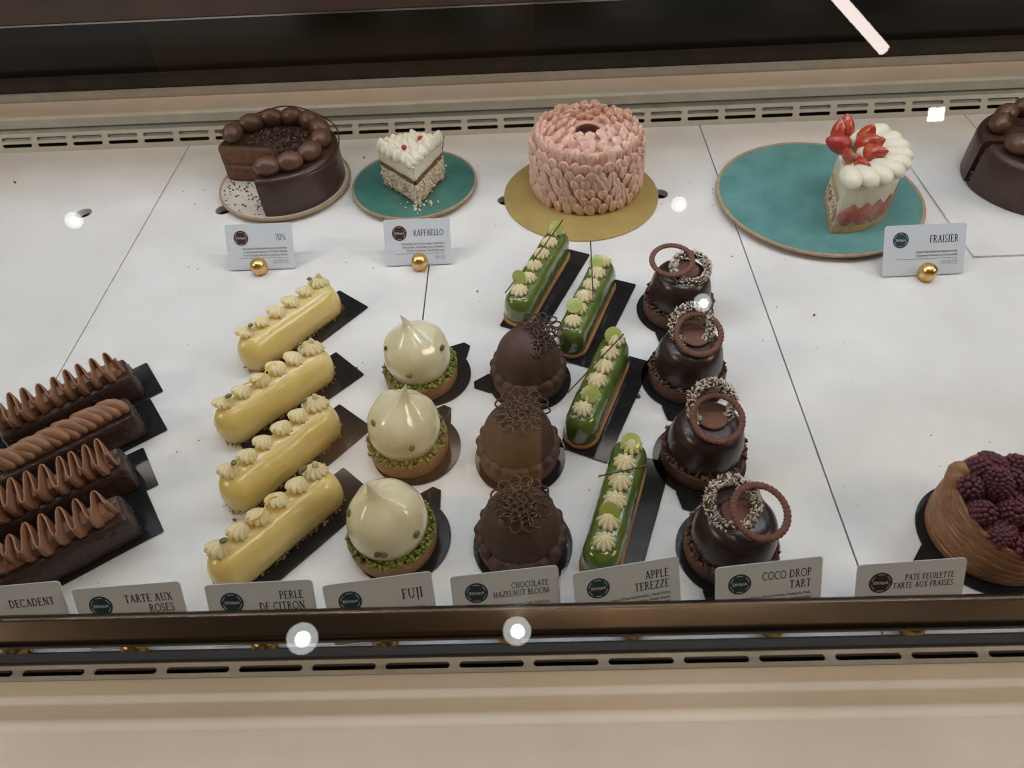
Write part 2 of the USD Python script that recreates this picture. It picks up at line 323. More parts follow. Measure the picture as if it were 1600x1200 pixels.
# front: deck edge, dark gap, slotted lip and the sloping ledge
yg = float(at(800, 1045)[1]); yl0 = float(at(800, 1070)[1])
sweep('deck_front_edge', [(yf - .0035, -.012), (yf - .0005, -.001), (yf - .0005, -.03), (yf - .0035, -.03)], W['ledge'])
fp = float(at(862, 1035)[0] - at(746, 1037)[0]); xf0 = float(at(768, 1038)[0])
yc_ = float(at(768, 1038.)[1])
pitch_f = float(at(964, 1033)[0] - at(847, 1035)[0])
yl0 = float(at(800, 1049)[1]); yg = float(at(800, 1012)[1])
slotted('front_vent', yl0, -.0005, yg, -.0005, [(xf0 + pitch_f * k, (float(at(768, 1037)[1]) - yl0), pitch_f * .87, .0046) for k in range(-12, 13)], W['lip'])
y1 = float(at(800, 1132, -.004)[1]); y2 = float(at(800, 1230, -.016)[1])
sweep('front_ledge', [(yl0 - .0005, .0), (y1, -.004), (y2, -.016), (y2, -.03), (yl0 - .0005, -.03)], W['front'])

# ------------------------------------------------------------------ front glass with its rail
gl = thing('front_glass', 'clear slanted front glass standing on a black gasket with a bronze bottom rail', 'glass')
def pane(yA, zA, yB, zB, t):
    n = np.array([-(zB - zA), yB - yA]); n = n / np.linalg.norm(n) * t
    P2 = Polygon([(yA, zA), (yB, zB), (yB + n[0], zB + n[1]), (yA + n[0], zA + n[1])])
    mm = trimesh.creation.extrude_polygon(P2, X1 - X0, engine='earcut'); v = mm.vertices.copy()
    mm.vertices = np.column_stack([X0 + v[:, 2], v[:, 0], v[:, 1]]); mm.fix_normals(); return mm
part('pane', pane(.1796, .040, .53, .3904, .005), W['glass'], gl, smooth=False)
def bar(cy, cz, hy, hz, r, ang):
    q = affinity.translate(affinity.rotate(sbox(-hy + r, -hz + r, hy - r, hz - r).buffer(r, 8), ang, origin=(0, 0)), cy, cz)
    mm = trimesh.creation.extrude_polygon(q, X1 - X0, engine='earcut'); v = mm.vertices.copy()
    mm.vertices = np.column_stack([X0 + v[:, 2], v[:, 0], v[:, 1]]); mm.fix_normals(); return mm
g0 = at(800, 1014, .037)
part('gasket', bar(g0[1], .0355, .0034, .0026, .001, 0), W['dark'], gl, smooth=30)
rc = at(800, 971, .034)
part('bottom_rail', bar(rc[1], .034, .0114, .0068, .0058, 18), W['brass'], gl, smooth=30)

# reflected shop ceiling: a lit timber strip above and behind the viewer, and a lit tube
pA, _ = mirrored(225, 50, 2.3); pB, _ = mirrored(835, 50, 2.3)
cp = part('timber_panel', slab(sbox(pA[0], -6.5, pB[0], .35), 2.3, 2.32), W['tan'], None, smooth=False)
tag(cp, 'lit tan timber ceiling panel seen only as a reflection in the glass', 'ceiling panel')
tb = part('light_tube', tube([tube_mid - tube_dir / 2, tube_mid + tube_dir / 2], .017, 12), W['tube'], None)
tag(tb, 'lit white tube lamp mirrored at the top right of the glass', 'lamp')

# ------------------------------------------------------------------ lettering
def _arc(cx, cy, rx, ry, a0, a1, w):
    t = np.radians(np.linspace(a0, a1, 20)); return LineString(np.column_stack([cx + rx * np.cos(t), cy + ry * np.sin(t)])).buffer(w * (.62 if w > .02 else .5), cap_style=2)
def _l(x0, y0, x1, y1, w): return LineString([(x0, y0), (x1, y1)]).buffer(w / 2, cap_style=2)
TH, TN, SF = .155, .085, .075
def _sf(x, y, w=.27): return sbox(x - w / 2, y, x + w / 2, y + SF)
def _v(x, y0=0., y1=1., w=TH, top=True, bot=True):
    g = [sbox(x - w / 2, y0, x + w / 2, y1)]
    if top: g.append(_sf(x, y1 - SF))
    if bot: g.append(_sf(x, y0))
    return g
def _h(x0, x1, y, tick=0):
    g = [sbox(x0, y - TN / 2, x1, y + TN / 2)]
    if tick: g.append(_l(x1 - .02, y - tick * .02, x1, y + tick * .17, .04))
    return g
GL = {
 'A': (.78, lambda: [_l(.12, .02, .38, .98, TN + .01), _l(.38, 1., .66, .02, TH), *_h(.2, .55, .34), _sf(.12, 0, .22), _sf(.66, 0, .24)]),
 'B': (.64, lambda: [*_v(.15), _arc(.2, .75, .26, .23, -90, 90, .09), _arc(.2, .27, .32, .25, -90, 90, .1), *_h(.15, .25, .97), *_h(.15, .25, .03), *_h(.15, .25, .51)]),
 'C': (.76, lambda: [_arc(.43, .5, .35, .47, 48, 312, .09), _l(.66, .7, .68, .97, .04)]),
 'D': (.80, lambda: [*_v(.15), _arc(.25, .5, .42, .47, -90, 90, .09), *_h(.15, .26, .97), *_h(.15, .26, .03)]),
 'E': (.64, lambda: [*_v(.15), *_h(.15, .54, .97, -1), *_h(.15, .45, .52), *_h(.15, .58, .03, 1)]),
 'F': (.58, lambda: [*_v(.15), *_h(.15, .54, .97, -1), *_h(.15, .44, .52)]),
 'H': (.84, lambda: [*_v(.16), *_v(.66), *_h(.16, .66, .52)]),
 'I': (.34, lambda: _v(.16)),
 'J': (.40, lambda: [*_v(.22, -.1, 1., bot=False), _arc(.06, -.1, .16, .16, -80, 0, .07)]),
 'L': (.58, lambda: [*_v(.15), *_h(.15, .56, .03, 1)]),
 'M': (.98, lambda: [*_v(.13, w=TN), *_v(.84), _l(.15, 1, .47, .05, TH), _l(.47, .05, .82, 1, TN)]),
 'N': (.84, lambda: [*_v(.15, w=TN), *_v(.68, w=TN), _l(.15, .98, .67, .03, TH)]),
 'O': (.86, lambda: [_arc(.43, .5, .36, .47, 0, 361, .09)]),
 'P': (.60, lambda: [*_v(.15), _arc(.24, .74, .27, .24, -90, 90, .09), *_h(.15, .26, .98), *_h(.15, .26, .5)]),
 'R': (.70, lambda: [*_v(.15), _arc(.24, .75, .25, .23, -90, 90, .09), *_h(.15, .26, .98), *_h(.15, .26, .52), _l(.32, .52, .62, .02, .11), _sf(.63, 0, .2)]),
 'S': (.56, lambda: [_arc(.28, .74, .18, .23, 35, 245, .08), _arc(.27, .26, .2, .23, -150, 65, .09), _l(.2, .55, .36, .45, .11), _l(.44, .78, .45, .97, .035), _l(.07, .03, .08, .24, .035)]),
 'T': (.70, lambda: [*_v(.34, top=False), *_h(.05, .63, .97, -1), _l(.05, .8, .07, .97, .04)]),
 'U': (.82, lambda: [*_v(.17, .3, 1, bot=False), *_v(.66, .3, 1, w=TN, bot=False), _arc(.415, .32, .235, .29, 180, 360, .08)]),
 'X': (.76, lambda: [_l(.12, .98, .64, .02, TH), _l(.63, .98, .12, .02, TN), _sf(.13, .95, .2), _sf(.63, .95, .2), _sf(.12, 0, .2), _sf(.64, 0, .2)]),
 'Z': (.68, lambda: [*_h(.08, .6, .97), *_h(.06, .62, .03, 1), _l(.57, .97, .09, .03, TH), _l(.08, .8, .09, .97, .04)]),
 '7': (.54, lambda: [*_h(.05, .5, .95), _l(.48, .95, .2, 0, .1), _l(.06, .78, .07, .96, .04)]),
 '0': (.60, lambda: [_arc(.3, .5, .21, .46, 0, 361, .08)]),
 '%': (.86, lambda: [_arc(.2, .74, .13, .22, 0, 361, .06), _arc(.64, .26, .13, .22, 0, 361, .06), _l(.2, 0, .64, 1, .06)]),
 ' ': (.34, lambda: [])}
def serif(text, h, right, y):
    """serif capitals of height h, ending at x = right, baseline y, as a shapely shape"""
    x, gs = 0.0, []
    for c in text:
        adv, fn = GL[c]; gs += [affinity.translate(g, x, 0) for g in fn()]; x += adv + .05
    return affinity.translate(affinity.scale(unary_union(gs), h * .79, h, origin=(0, 0)), right - x * h * .79, y)

def fine(text, h, right, y, maxw=None):
    m = meshkit.text_mesh(text, h, .00012)
    w = m.bounds[1][0]
    if maxw and w > maxw: m.vertices[:, 0] *= maxw / w; w = maxw
    return mv(m, (right - w, y, 0))

holder_prof = curve([(0, 0), (.006, .0004), (.0085, .005), (.0095, .0095), (.0085, .014), (.005, .0175), (0, .0185)], 18)
def price_card(px, py, w, h, yaw, lines, logo, small, label, word, icons=0, lean=36, title_h=.0052, ball=0.0, skew=0.0):
    p = at(px, py); t = math.radians(lean)
    c = thing('name_card', label, 'card', p, yaw, 'name cards in front of the cakes')
    def lay(m, off):
        v = m.vertices.copy() if isinstance(m, trimesh.Trimesh) else np.asarray(m)
        m = m.copy(); u, q, n = v[:, 0], v[:, 1], v[:, 2] + off
        m.vertices = np.column_stack([u, q * math.sin(t) - n * math.cos(t), .0012 + q * math.cos(t) + n * math.sin(t)]); return m
    sh = sbox(-w / 2 + .003, .003, w / 2 - .003, h - .003).buffer(.003, 6)
    part('card', lay(slab(sh, 0, .0007), 0), W['card'], c, smooth=False)
    lx, ly, lr = -w / 2 + .0175, h - .0155, .0083
    lg = part('logo', lay(slab(Point(lx, ly).buffer(lr, 16), 0, .0001), .00071), W[logo], c, smooth=False)
    dash = unary_union([_arc(lx, ly, lr * .8, lr * .8, a, a + 40, .00028) for a in range(10, 360, 60)])
    wd = fine('Ethique', .0022, lx + .0052, ly - .0010)
    part('logo_lettering', lay(cat([slab(dash, 0, .0001), wd]), .00085), W['white_ink'], lg, smooth=False)
    ttl = unary_union([serif(s, title_h, w / 2 - .0075, h - .0155 - (.5 if len(lines) == 1 else -.15) * title_h - k * title_h * 1.36) for k, s in enumerate(lines)])
    part('lettering', lay(slab(ttl, 0, .0001), .00071), W['ink'], c, smooth=False)
    if small:
        y0 = h * .44 - (len(lines) - 1) * .0005
        part('fine_print', lay(cat([fine(s, .0021, w / 2 - .0075, y0 - k * .0038, w - .021) for k, s in enumerate(small)]), .00071), W['ink'], c, smooth=False)
        yr = y0 - len(small) * .0038 + .0014
        part('rule', lay(slab(sbox(-w / 2 + .013, yr, w / 2 - .0075, yr + .00035), 0, .0001), .00071), W['ink'], c, smooth=False)
        for k in range(icons):
            ix, iy = w / 2 - .0098 - k * .0062, yr - .0042
            g = [Point(ix, iy).buffer(.0023, 10).difference(Point(ix, iy).buffer(.0020, 10))]
            g += [_l(ix - .001, iy - .0004, ix - .0001, iy - .0004, .0005), _l(ix + .0003, iy + .0004, ix + .0011, iy + .0005, .0006)] if k == 0 else [Point(ix, iy).buffer(.0007, 6)] if k == 1 else [_l(ix - .0009, iy + .0003, ix + .0009, iy + .0003, .0004)]
            part('icon', lay(slab(unary_union(g), 0, .0001), .00071), W['ink'], c, smooth=False)
    hp = p + np.array([ball * math.cos(yaw) + .0045 * math.sin(yaw), ball * math.sin(yaw) - .0045 * math.cos(yaw), 0])
    hd = thing('ball_holder', f'gold ball holder clipped to the card lettered {word}', 'card holder', hp, yaw, 'gold ball card holders')
    part('ball', lathe(holder_prof, 28), W['gold'], hd)
    return c

price_card(411, 422, .0765, .051, .0, ['70%'], 'logo_brown', ['Çikolatalı Kurabiye Brownie, Amaretto', 've Espresso Ganaj, %70 Bitter Ganaj,', '%70 Çikolata Mousse, Çikolata Glaze'], 'white name card reading 70% in front of the cut chocolate cake', '70%', 3, title_h=.0072, ball=-.001)
price_card(655, 415, .075, .051, .0, ['RAFFAELLO'], 'logo_brown', ['Hindistan Cevizi Crumble, Hindistan', 'Cevizi Kek, Hindistan Cevizi Badem', 'Pralin, Hindistan Cevizi Mousse'], 'white name card with brown logo in front of the small teal plate', 'RAFFAELLO', 2, title_h=.0066, ball=.002)
price_card(1440, 431, .086, .053, math.radians(1), ['FRAISIER'], 'logo_blue', ['Çilek Marmelatı ile Islanmış Kek,', 'Diplomat Kreması ve Taze Çilek'], 'white name card reading FRAISIER in front of the large teal plate', 'FRAISIER', 3, title_h=.0077, ball=.001)
FC = [(42, 1008, 4.2, ['DECADENT'], 'logo_brown', None, 0), (223, 1008, 3.3, ['TARTE AUX', 'ROSES'], 'logo_blue', None, 0),
      (422, 1004, 1.9, ['PERLE', 'DE CITRON'], 'logo_blue', None, 0), (606, 998, 7.0, ['FUJI'], 'logo_blue', ['Fıstık'], 0),
      (797, 987, 5.3, ['CHOCOLATE', 'HAZELNUT BLOOM'], 'logo_blue', ['Çikolatalı Kakaolu Tart Hamuru,', 'Fındık, Çıtır Pralin,'], 0),
      (984, 977, 8.6, ['APPLE', 'TEREZZE'], 'logo_blue', ['Yeşil Elma Marmelatı, Yeşil Elma', 'Kompotu, Elma Glaze'], 0),
      (1198, 974, 5.5, ['COCO DROP', 'TART'], 'logo_blue', ['Hindistan Cevizi Pralin, Kakaolu Kek,', 'Çikolata Kaplamalı Hindistan'], 0),
      (1412, 974, 3.0, ['PATE FEUILETTE', 'TARTE AUX FRAISES'], 'logo_brown', None, 0)]
for px, py, yaw, ln, lg, sm, ic in FC:
    long_ = max(len(s) for s in ln)
    price_card(px, py, .077, .051, math.radians(yaw), ln, lg, sm, f'white name card reading {" ".join(ln)} behind the front rail', ' '.join(ln), ic, lean=30, title_h=.0047 if long_ > 12 else .0083 if long_ < 5 else .0065)

# ------------------------------------------------------------------ boards and plates
def rect_board(cx, cy, rz, w, l, label, tab=1):
    b = thing('pastry_board', label, 'pastry board', (cx, cy, 0), rz, 'black rectangular boards under the bars and eclairs')
    sh = sbox(-l / 2, -w / 2, l / 2, w / 2).buffer(.0015, 3)
    part('card_base', slab(sh, .0004, .0016), W['board'], b, smooth=False)
    return b
def round_board(cx, cy, r, tab_ang, label):
    b = thing('round_board', label, 'pastry board', (cx, cy, 0), 0, 'round black boards under the tarts')
    tabp = affinity.rotate(Polygon([(r * .9, -.012), (r * 1.0, -.012), (r + .014, -.004), (r + .014, .004), (r, .012), (r * .9, .012)]), tab_ang, origin=(0, 0))
    part('card_base', slab(Point(0, 0).buffer(r, 40), .0004, .0016), W['board'], b, smooth=False)
    part('tab', slab(tabp.difference(Point(0, 0).buffer(r + .0001, 40)), .0004, .0015), W['board'], b, smooth=False)
    return b
def plate(px, py, R, m, label, z=0.0):
    p = at(px, py); t = thing('plate', label, 'plate', p, 0, 'glazed plates along the back')
    part('rim', lathe([(R * .80, 0.0004), (R * .97, .004), (R, .0075), (R * .995, .0092), (R * .972, .0094), (R * .964, .0090), (R * .955, .0040), (R * .80, .0006)], 90), W['rim'], t)
    prof = [(R * .950, .0045), (R * .966, .0088), (R * .93, .0076), (R * .80, .0068), (R * .4, .0064), (.001, .0064)]
    part('glazed_face', lathe(prof, 90), m, t)
    return t, p
PZ = .0066

# ------------------------------------------------------------------ small pastry pieces
def rosette(r, h, lobes=8, amp=.16, twist=1.2, n=64, prof=None):
    pr = prof or [(.72, 0), (1.0, .16), (.98, .34), (.78, .56), (.45, .8), (.16, .95), (.03, 1.0)]
    pr = curve(pr, 14)
    th = np.arange(n) * 2 * PI / n; R = []
    for a, z in pr:
        s = np.abs(np.cos((th * lobes) / 2 + twist * z)); rr = a * r * (1 - amp + amp * 1.35 * s)
        R.append(np.column_stack([rr * np.cos(th), rr * np.sin(th), np.full(n, z * h)]))
    return rings(R)
def seed(l=.006, w=.0028): return sc(ICO2, (l / 2 * 1.0, w / 2 * 1.15, w / 2 * .8))

def ribbon(Lr, waves, A, h, lean=0.0, skew=0.0, seed_=0, t=.0011):
    """a piped ruffle: an upright ribbon folded back and forth across the bar"""
    g = np.random.default_rng(seed_); n = waves * 18 + 1
    ph = np.linspace(0, 2 * PI * waves, n)
    am = 1 + .17 * np.interp(np.linspace(0, waves, n), np.arange(waves + 1), g.normal(size=waves + 1))
    w = 1.30 + .15 * np.interp(np.linspace(0, waves, n), np.arange(waves + 1), g.normal(size=waves + 1))
    dx, dy = np.cos(w * np.sin(ph)), np.sin(w * np.sin(ph))
    x, y = np.cumsum(dx), np.cumsum(dy); y -= np.convolve(np.pad(y, 9, mode='edge'), np.ones(19) / 19, 'valid') * .999
    x = (x - x[0]) / (x[-1] - x[0]) * Lr - Lr / 2; y = y / np.percentile(np.abs(y), 97) * A * am
    ctr = np.column_stack([x + skew * y / A, y])
    tan = np.gradient(ctr, axis=0); tan /= np.linalg.norm(tan, axis=1, keepdims=True); nor = np.column_stack([-tan[:, 1], tan[:, 0]])
    lev = [(0., .62), (.2, .82), (.45, 1.02), (.7, 1.12), (.9, 1.12), (1., 1.06)]
    outer, inner = [], []
    hz = 1 + .10 * np.sin(ph * 1.0 + 1.3) + .06 * np.interp(np.linspace(0, waves, n), np.arange(waves + 1), g.normal(size=waves + 1))
    for z, k in lev:
        tt = t * (2.1 - 1.6 * z)
        c = ctr * np.array([1, k])
        zz = z * h * hz
        c = c + np.column_stack([lean * zz, np.zeros(n)])
        outer.append(np.column_stack([c + nor * tt, zz])); inner.append(np.column_stack([c - nor * tt, zz + (.0002 if z == 1 else 0)]))
    R = np.stack(outer + inner[::-1], 0)                       # loops around the ribbon section
    m = grid(R, cu=False, cv=True)
    e = R.shape[0]; nu = R.shape[1]; v, f = list(m.vertices), list(m.faces)
    for j in (0, nu - 1):
        c = len(v); v.append(R[:, j].mean(0))
        f += [((c, ((i + 1) % e) * nu + j, i * nu + j) if j else (c, i * nu + j, ((i + 1) % e) * nu + j)) for i in range(e)]
    return T(v, f)

def chocolate_bar(a, b, rz_off, label, blabel, lean, skew, sd, waves=9, bl=.143, bshift=.001):
    A, B = at(*a), at(*b); c = (A + B) / 2; rz = math.atan2(B[1] - A[1], B[0] - A[0]); Lb = np.linalg.norm(B - A)
    d = np.array([math.cos(rz), math.sin(rz), 0]); s = np.array([d[1], -d[0], 0])
    bc = c + d * bshift - s * .004
    rect_board(bc[0], bc[1], rz, .046, bl, blabel)
    t = thing('chocolate_bar', label, 'cake', (c[0], c[1], .0017), rz, 'chocolate bar cakes at the left')
    body = loft(Lb / 2 - .004, .0125, [(.002, 0), (.004, .002), (.0042, .012), (.0038, .022), (.0022, .0265), (.0, .0275)], 4, 44, 10)
    part('cake_body', bump_mesh(body, .0007, 260, sd), W['rock'], t, smooth=60)
    g = np.random.default_rng(sd); pts = []
    for _ in range(90):
        u = g.uniform(-Lb / 2 + .003, Lb / 2 - .003); k = g.integers(0, 4)
        pts.append([(u, -.0165, g.uniform(.002, .023)), (u, .0165, g.uniform(.002, .023)), (u, g.choice([-1, 1]) * g.uniform(.011, .0145), .0262), (Lb / 2, g.uniform(-.012, .012), g.uniform(.003, .023))][k])
    part('nut_pieces', bits(pts, .0014, sd), W['rock'], t, smooth=60, kind='stuff')
    part('ganache_bed', mv(loft(Lb / 2 - .012, .0035, [(.004, 0), (.005, .004), (.003, .009), (0, .010)], 6, 20, 2), (0, 0, .0268)), W['ganache'], t)
    if lean:
        for k in range(14):
            f = sc(ICO3, (.0150 * g.uniform(.93, 1.06), .0058, .0072)); v = f.vertices.copy()
            v[:, 1] += .0035 * np.sin(v[:, 0] * 130) ; v[:, 2] += .0012 * np.cos(v[:, 0] * 200) - .00045 * np.abs(np.sin(v[:, 1] * 900)); f.vertices = v
            f = rot(rot(rot(f, (1, 0, 0), .35), (0, 1, 0), g.uniform(-.12, .12)), (0, 0, 1), PI / 2 + .62 + g.uniform(-.10, .10))
            part('ganache_fold', mv(f, (-Lb / 2 + .008 + (Lb - .022) * k / 13, g.uniform(-.0008, .0008), .0340 + g.uniform(-.0008, .0012))), W['ganache'], t, smooth=60)
        return
    part('piped_ruffle', mv(ribbon(Lb - .012, waves, .0146, .0185, lean, skew, sd), (0, 0, .0268)), W['ganache'], t, smooth=50)

chocolate_bar((22, 700), (222, 604), 0, 'rearmost chocolate bar cake with upright ruffled ganache', 'black board under the rearmost chocolate bar cake', 0, 0, 11)
chocolate_bar((18, 768), (226, 664), 0, 'chocolate bar cake with flattened slanting ganache folds, second from the back', 'black board under the slanting-fold chocolate bar', -.7, .006, 12, waves=9)
chocolate_bar((-20, 858), (216, 744), 0, 'third chocolate bar cake from the back with tight ganache ruffles', 'black board under the third chocolate bar from the back', 0, 0, 13, waves=10)
chocolate_bar((-22, 944), (218, 818), 0, 'frontmost chocolate bar cake behind the card reading DECADENT', 'black board under the frontmost chocolate bar cake', 0, 0, 14, waves=9)

def lemon_eclair(a, b, label, blabel, sd, swirls=6, r=.0165):
    A, B = at(*a), at(*b); c = (A + B) / 2; rz = math.atan2(B[1] - A[1], B[0] - A[0]); Lh = np.linalg.norm(B - A) / 2
    d = np.array([math.cos(rz), math.sin(rz), 0]); s = np.array([d[1], -d[0], 0]); bc = c + d * .012 + s * .006
    rect_board(bc[0], bc[1], rz, .043, Lh * 2 + .038, blabel)
    t = thing('lemon_eclair', label, 'eclair', (c[0], c[1], .0017), rz, 'yellow glazed eclairs')
    g = np.random.default_rng(sd)
    prof = curve([(r * .86, 0), (r * .97, .006), (r, .014), (r * .95, .022), (r * .78, .029), (r * .5, .0335), (r * .2, .0352), (0, .0355)], 16)
    part('glazed_body', bump_mesh(loft(Lh, 0, prof, 10, 30, 1), .0013, 45, sd), W['lemon'], t, smooth=True)
    C, D = outline(Lh, 0, 10, 40, 1); pts = []
    for k in range(170):
        i = g.integers(len(C)); q = C[i] + D[i] * r * .96 + g.normal(0, .0008, 2); pts.append((q[0] + g.uniform(-.002, .002), q[1], abs(g.normal(0, .0025))))
    part('crumb_edge', bits(pts, .0010, sd), W['crust'], t, smooth=60, kind='stuff')
    x0 = -Lh - .001
    for k in range(swirls):
        x = x0 + (2 * Lh + .004) * k / (swirls - 1)
        m = rosette(.0104 * g.uniform(.93, 1.08), .0108 * g.uniform(.9, 1.1), 12, .20, 4.2)
        m = rot(sc(m, (1.12, .92, 1)), (0, 1, 0), .7 if k < swirls - 1 else .35); m = rot(m, (0, 0, 1), g.uniform(-.3, .3))
        if k == swirls - 1: m = cat([m, mv(sc(rosette(.003, .007, 6, .1), (1, 1, 1)), (.003, 0, .008))])
        part('cream_swirl', mv(m, (x, .005 + g.uniform(-.001, .001), .0325)), W['lemon_cream'], t, smooth=50)
    for x, dy, dz in ((-Lh + .006, -.003, .0095), (Lh - .004, .002, .0115)):
        part('pistachio_slice', mv(rot(rot(seed(.0088, .0044), (0, 1, 0), .5), (0, 0, 1), g.uniform(0, 3)), (x, .005 + dy, .034 + dz)), W['pist_seed'], t)
    if sd % 2 == 0:
        q = [(x, .002 + .004 * math.sin(x * 220), .043 + .002 * math.cos(x * 160)) for x in np.linspace(-.022, .012, 14)]
        part('zest_curl', tube(q, .0007, 6), W['zest'], t)
EC = [((408, 566), (512, 490), 'rearmost yellow glazed eclair with cream swirls', 'rearmost'), ((376, 676), (500, 592), 'yellow glazed eclair with a lemon zest curl, second from the back', 'second'),
      ((386, 780), (508, 680), 'third yellow glazed eclair from the back', 'third'), ((372, 900), (510, 786), 'frontmost yellow glazed eclair behind the card reading PERLE DE CITRON', 'frontmost')]
for k, (a, b, lb, w) in enumerate(EC):
    lemon_eclair(a, b, lb, f'black board under the {w} yellow eclair' if w in ('rearmost', 'frontmost') else f'black board under the {w} yellow eclair from the back', 21 + k, 6)

def apple_eclair(a, b, label, blabel, sd, sticks, discs, boff=(.010, .0)):
    A, B = at(*a), at(*b); c = (A + B) / 2; rz = math.atan2(B[1] - A[1], B[0] - A[0]); Lh = np.linalg.norm(B - A) / 2; r = .0150
    d = np.array([math.cos(rz), math.sin(rz), 0]); s = np.array([d[1], -d[0], 0]); bc = c + s * boff[0] + d * boff[1]
    rect_board(bc[0], bc[1], rz - .03, .042, Lh * 2 + .036, blabel)
    t = thing('apple_eclair', label, 'eclair', (c[0], c[1], .0017), rz, 'green glazed eclairs'); g = np.random.default_rng(sd)
    part('biscuit', loft(Lh, 0, [(r * 1.02, 0), (r * 1.10, .001), (r * 1.10, .0035), (r * 1.04, .0045), (0, .0045)], 10, 8, 1), W['biscuit'], t)
    prof = curve([(r * .96, 0), (r, .004), (r, .014), (r * .94, .020), (r * .75, .0255), (r * .45, .0278), (0, .0285)], 18)
    part('glazed_body', mv(bump_mesh(loft(Lh, 0, prof, 10, 30, 1), .0007, 90, sd), (0, 0, .0046)), W['green'], t, smooth=True)
    top = .0046 + .0275; xs_ = np.linspace(-Lh + .002, Lh + .002, 6)
    for x in xs_:
        part('cream_rosette', mv(rot(rosette(.0086 * g.uniform(.95, 1.05), .0090, 10, .26, .5), (0, 0, 1), g.uniform(0, 1)), (x, g.uniform(-.0008, .0008), top)), W['vanilla'], t, smooth=35)
    for (x, y, z, tilt, ax) in discs:
        disc = loft(0, 0, [(.0074, 0), (.0080, .0004), (.0080, .0011), (.0074, .0015), (0, .0015)], 12)
        part('apple_disc', mv(rot(disc, ax, tilt), (x * Lh, y, top + z)), W['apple'], t)
    for (p0, p1) in sticks:
        q = np.array([(p0[0] * Lh, p0[1], top + p0[2]), (p1[0] * Lh, p1[1], top + p1[2])])
        part('chocolate_stick', tube(q, .0007, 6), W['choc'], t)
apple_eclair((812, 497), (868, 404), 'rearmost green glazed eclair in front of the gold board', 'black board under the rearmost green eclair', 31,
             [((-.25, 0, .012), (1.15, -.005, .014)), ((-1.15, .011, .004), (-.8, .008, .007))], [(1.0, -.001, .008, -.9, (0, 1, .2)), (-.72, .005, .008, -1.2, (.2, 1, 0))])
apple_eclair((893, 545), (938, 452), 'green glazed eclair second from the back with a standing chocolate stick', 'black board under the second green eclair from the back', 32,
             [((-.35, -.011, .006), (.95, .013, .028))], [(.85, .004, .007, -.55, (0, 1, .1)), (-.62, .004, .007, -.5, (0, 1, .2))])
apple_eclair((908, 682), (956, 574), 'green glazed eclair third from the back with a long slanting stick', 'black board under the third green eclair from the back', 33,
             [((-.72, .018, .005), (1.0, -.008, .014))], [(1.05, .002, .007, -.7, (0, 1, .1)), (-.62, -.002, .007, -.8, (.2, 1, 0))])
apple_eclair((938, 886), (979, 738), 'frontmost green glazed eclair behind the card reading APPLE TEREZZE', 'black board under the frontmost green eclair', 34,
             [((.15, .017, .008), (.55, -.018, .012))], [(1.05, .0, .006, -.35, (0, 1, .1)), (-.46, .001, .008, -.95, (.1, 1, 0))])

# ------------------------------------------------------------------ round tarts
def tart_shell(t, R, h, m):
    part('tart_shell', bump_mesh(lathe([(R * .95, 0), (R * .985, .0012), (R, h * .5), (R * 1.005, h - .0008), (R * .99, h), (R * .93, h), (R * .92, h - .003), (0.001, h - .003)], 72), .0002, 400), m, t, smooth=50)
def ring_pts(g, n, r0, r1, z, zs):
    th = g.uniform(0, 2 * PI, n); r = g.uniform(r0, r1, n); return np.column_stack([r * np.cos(th), r * np.sin(th), z + np.abs(g.normal(0, zs, n))])
def fuji(px, py, label, which, sd, bdx, tab, peak, seeds):
    p = at(px, py); g = np.random.default_rng(sd)
    round_board(p[0] + bdx[0], p[1] + bdx[1], .0395, tab, f'round black board under the {which} pale domed tart')
    t = thing('domed_cream_tart', label, 'tart', (p[0], p[1], .0017), 0, 'pale cream domed tarts')
    tart_shell(t, .0352, .0155, W['shell'])
    part('pistachio_crumbs', bits(ring_pts(g, 420, .0275, .0348, .0152, .0022), .0018, sd), W['pist'], t, smooth=60, kind='stuff')
    prof = curve([(.0278, 0), (.0320, .007), (.0332, .015), (.0322, .025), (.0285, .035), (.0215, .0435), (.0135, .0495), (.0072, .0545), (.0036, .0600), (.0018, .0655), (.0003, .0700)], 40)
    prof = prof * np.array([.945, .94])
    def mod(th, r, z):
        k = max(0., (z - .022) / .045); return 1 + .15 * k * np.sin(3 * th + 70 * z + sd) + .08 * k * np.sin(7 * th - 40 * z) + .010 * np.sin(2 * th + sd)
    def bend(z): k = max(0., z - .040); return (peak[0] * k + peak[2] * k * k * 30, peak[1] * k)
    dome = mv(lathe(prof, 72, mod, bend), (0, 0, .0140)); part('cream_dome', mv(dome, (-.0008, .0008, 0)), W['fuji'], t, smooth=True)
    for k, (a, z, red) in enumerate(seeds):
        r = float(np.interp(z, prof[:, 1], prof[:, 0])) + .0003
        m = rot(rot(rot(seed(.0068, .0042), (1, 0, 0), 1.2), (0, 0, 1), a + PI / 2), (math.cos(a), math.sin(a), 0), g.uniform(-1, 1))
        part('pistachio_slice', mv(m, (r * math.cos(a), r * math.sin(a), z + .014)), W['seed_red'] if red else W['pist_seed'], t)
fuji(660, 589, 'rearmost pale cream domed tart with a curled peak', 'rearmost', 41, (.008, .001), 50, (-.15, .0, -.22), [(-2.9, .032, 1), (-1.72, .020, 0), (-.35, .033, 1)])
fuji(641, 700, 'middle pale cream domed tart with green pistachio rim', 'middle', 42, (.006, -.001), 62, (.35, .1, 0), [(-2.65, .036, 0), (-1.25, .023, 0)])
fuji(617, 845, 'frontmost pale cream domed tart behind the card reading FUJI', 'frontmost', 43, (.006, .001), 62, (-.25, .0, 0), [(-3.0, .034, 0), (-.62, .024, 0), (-1.70, .019, 1), (-1.55, .0185, 0)])

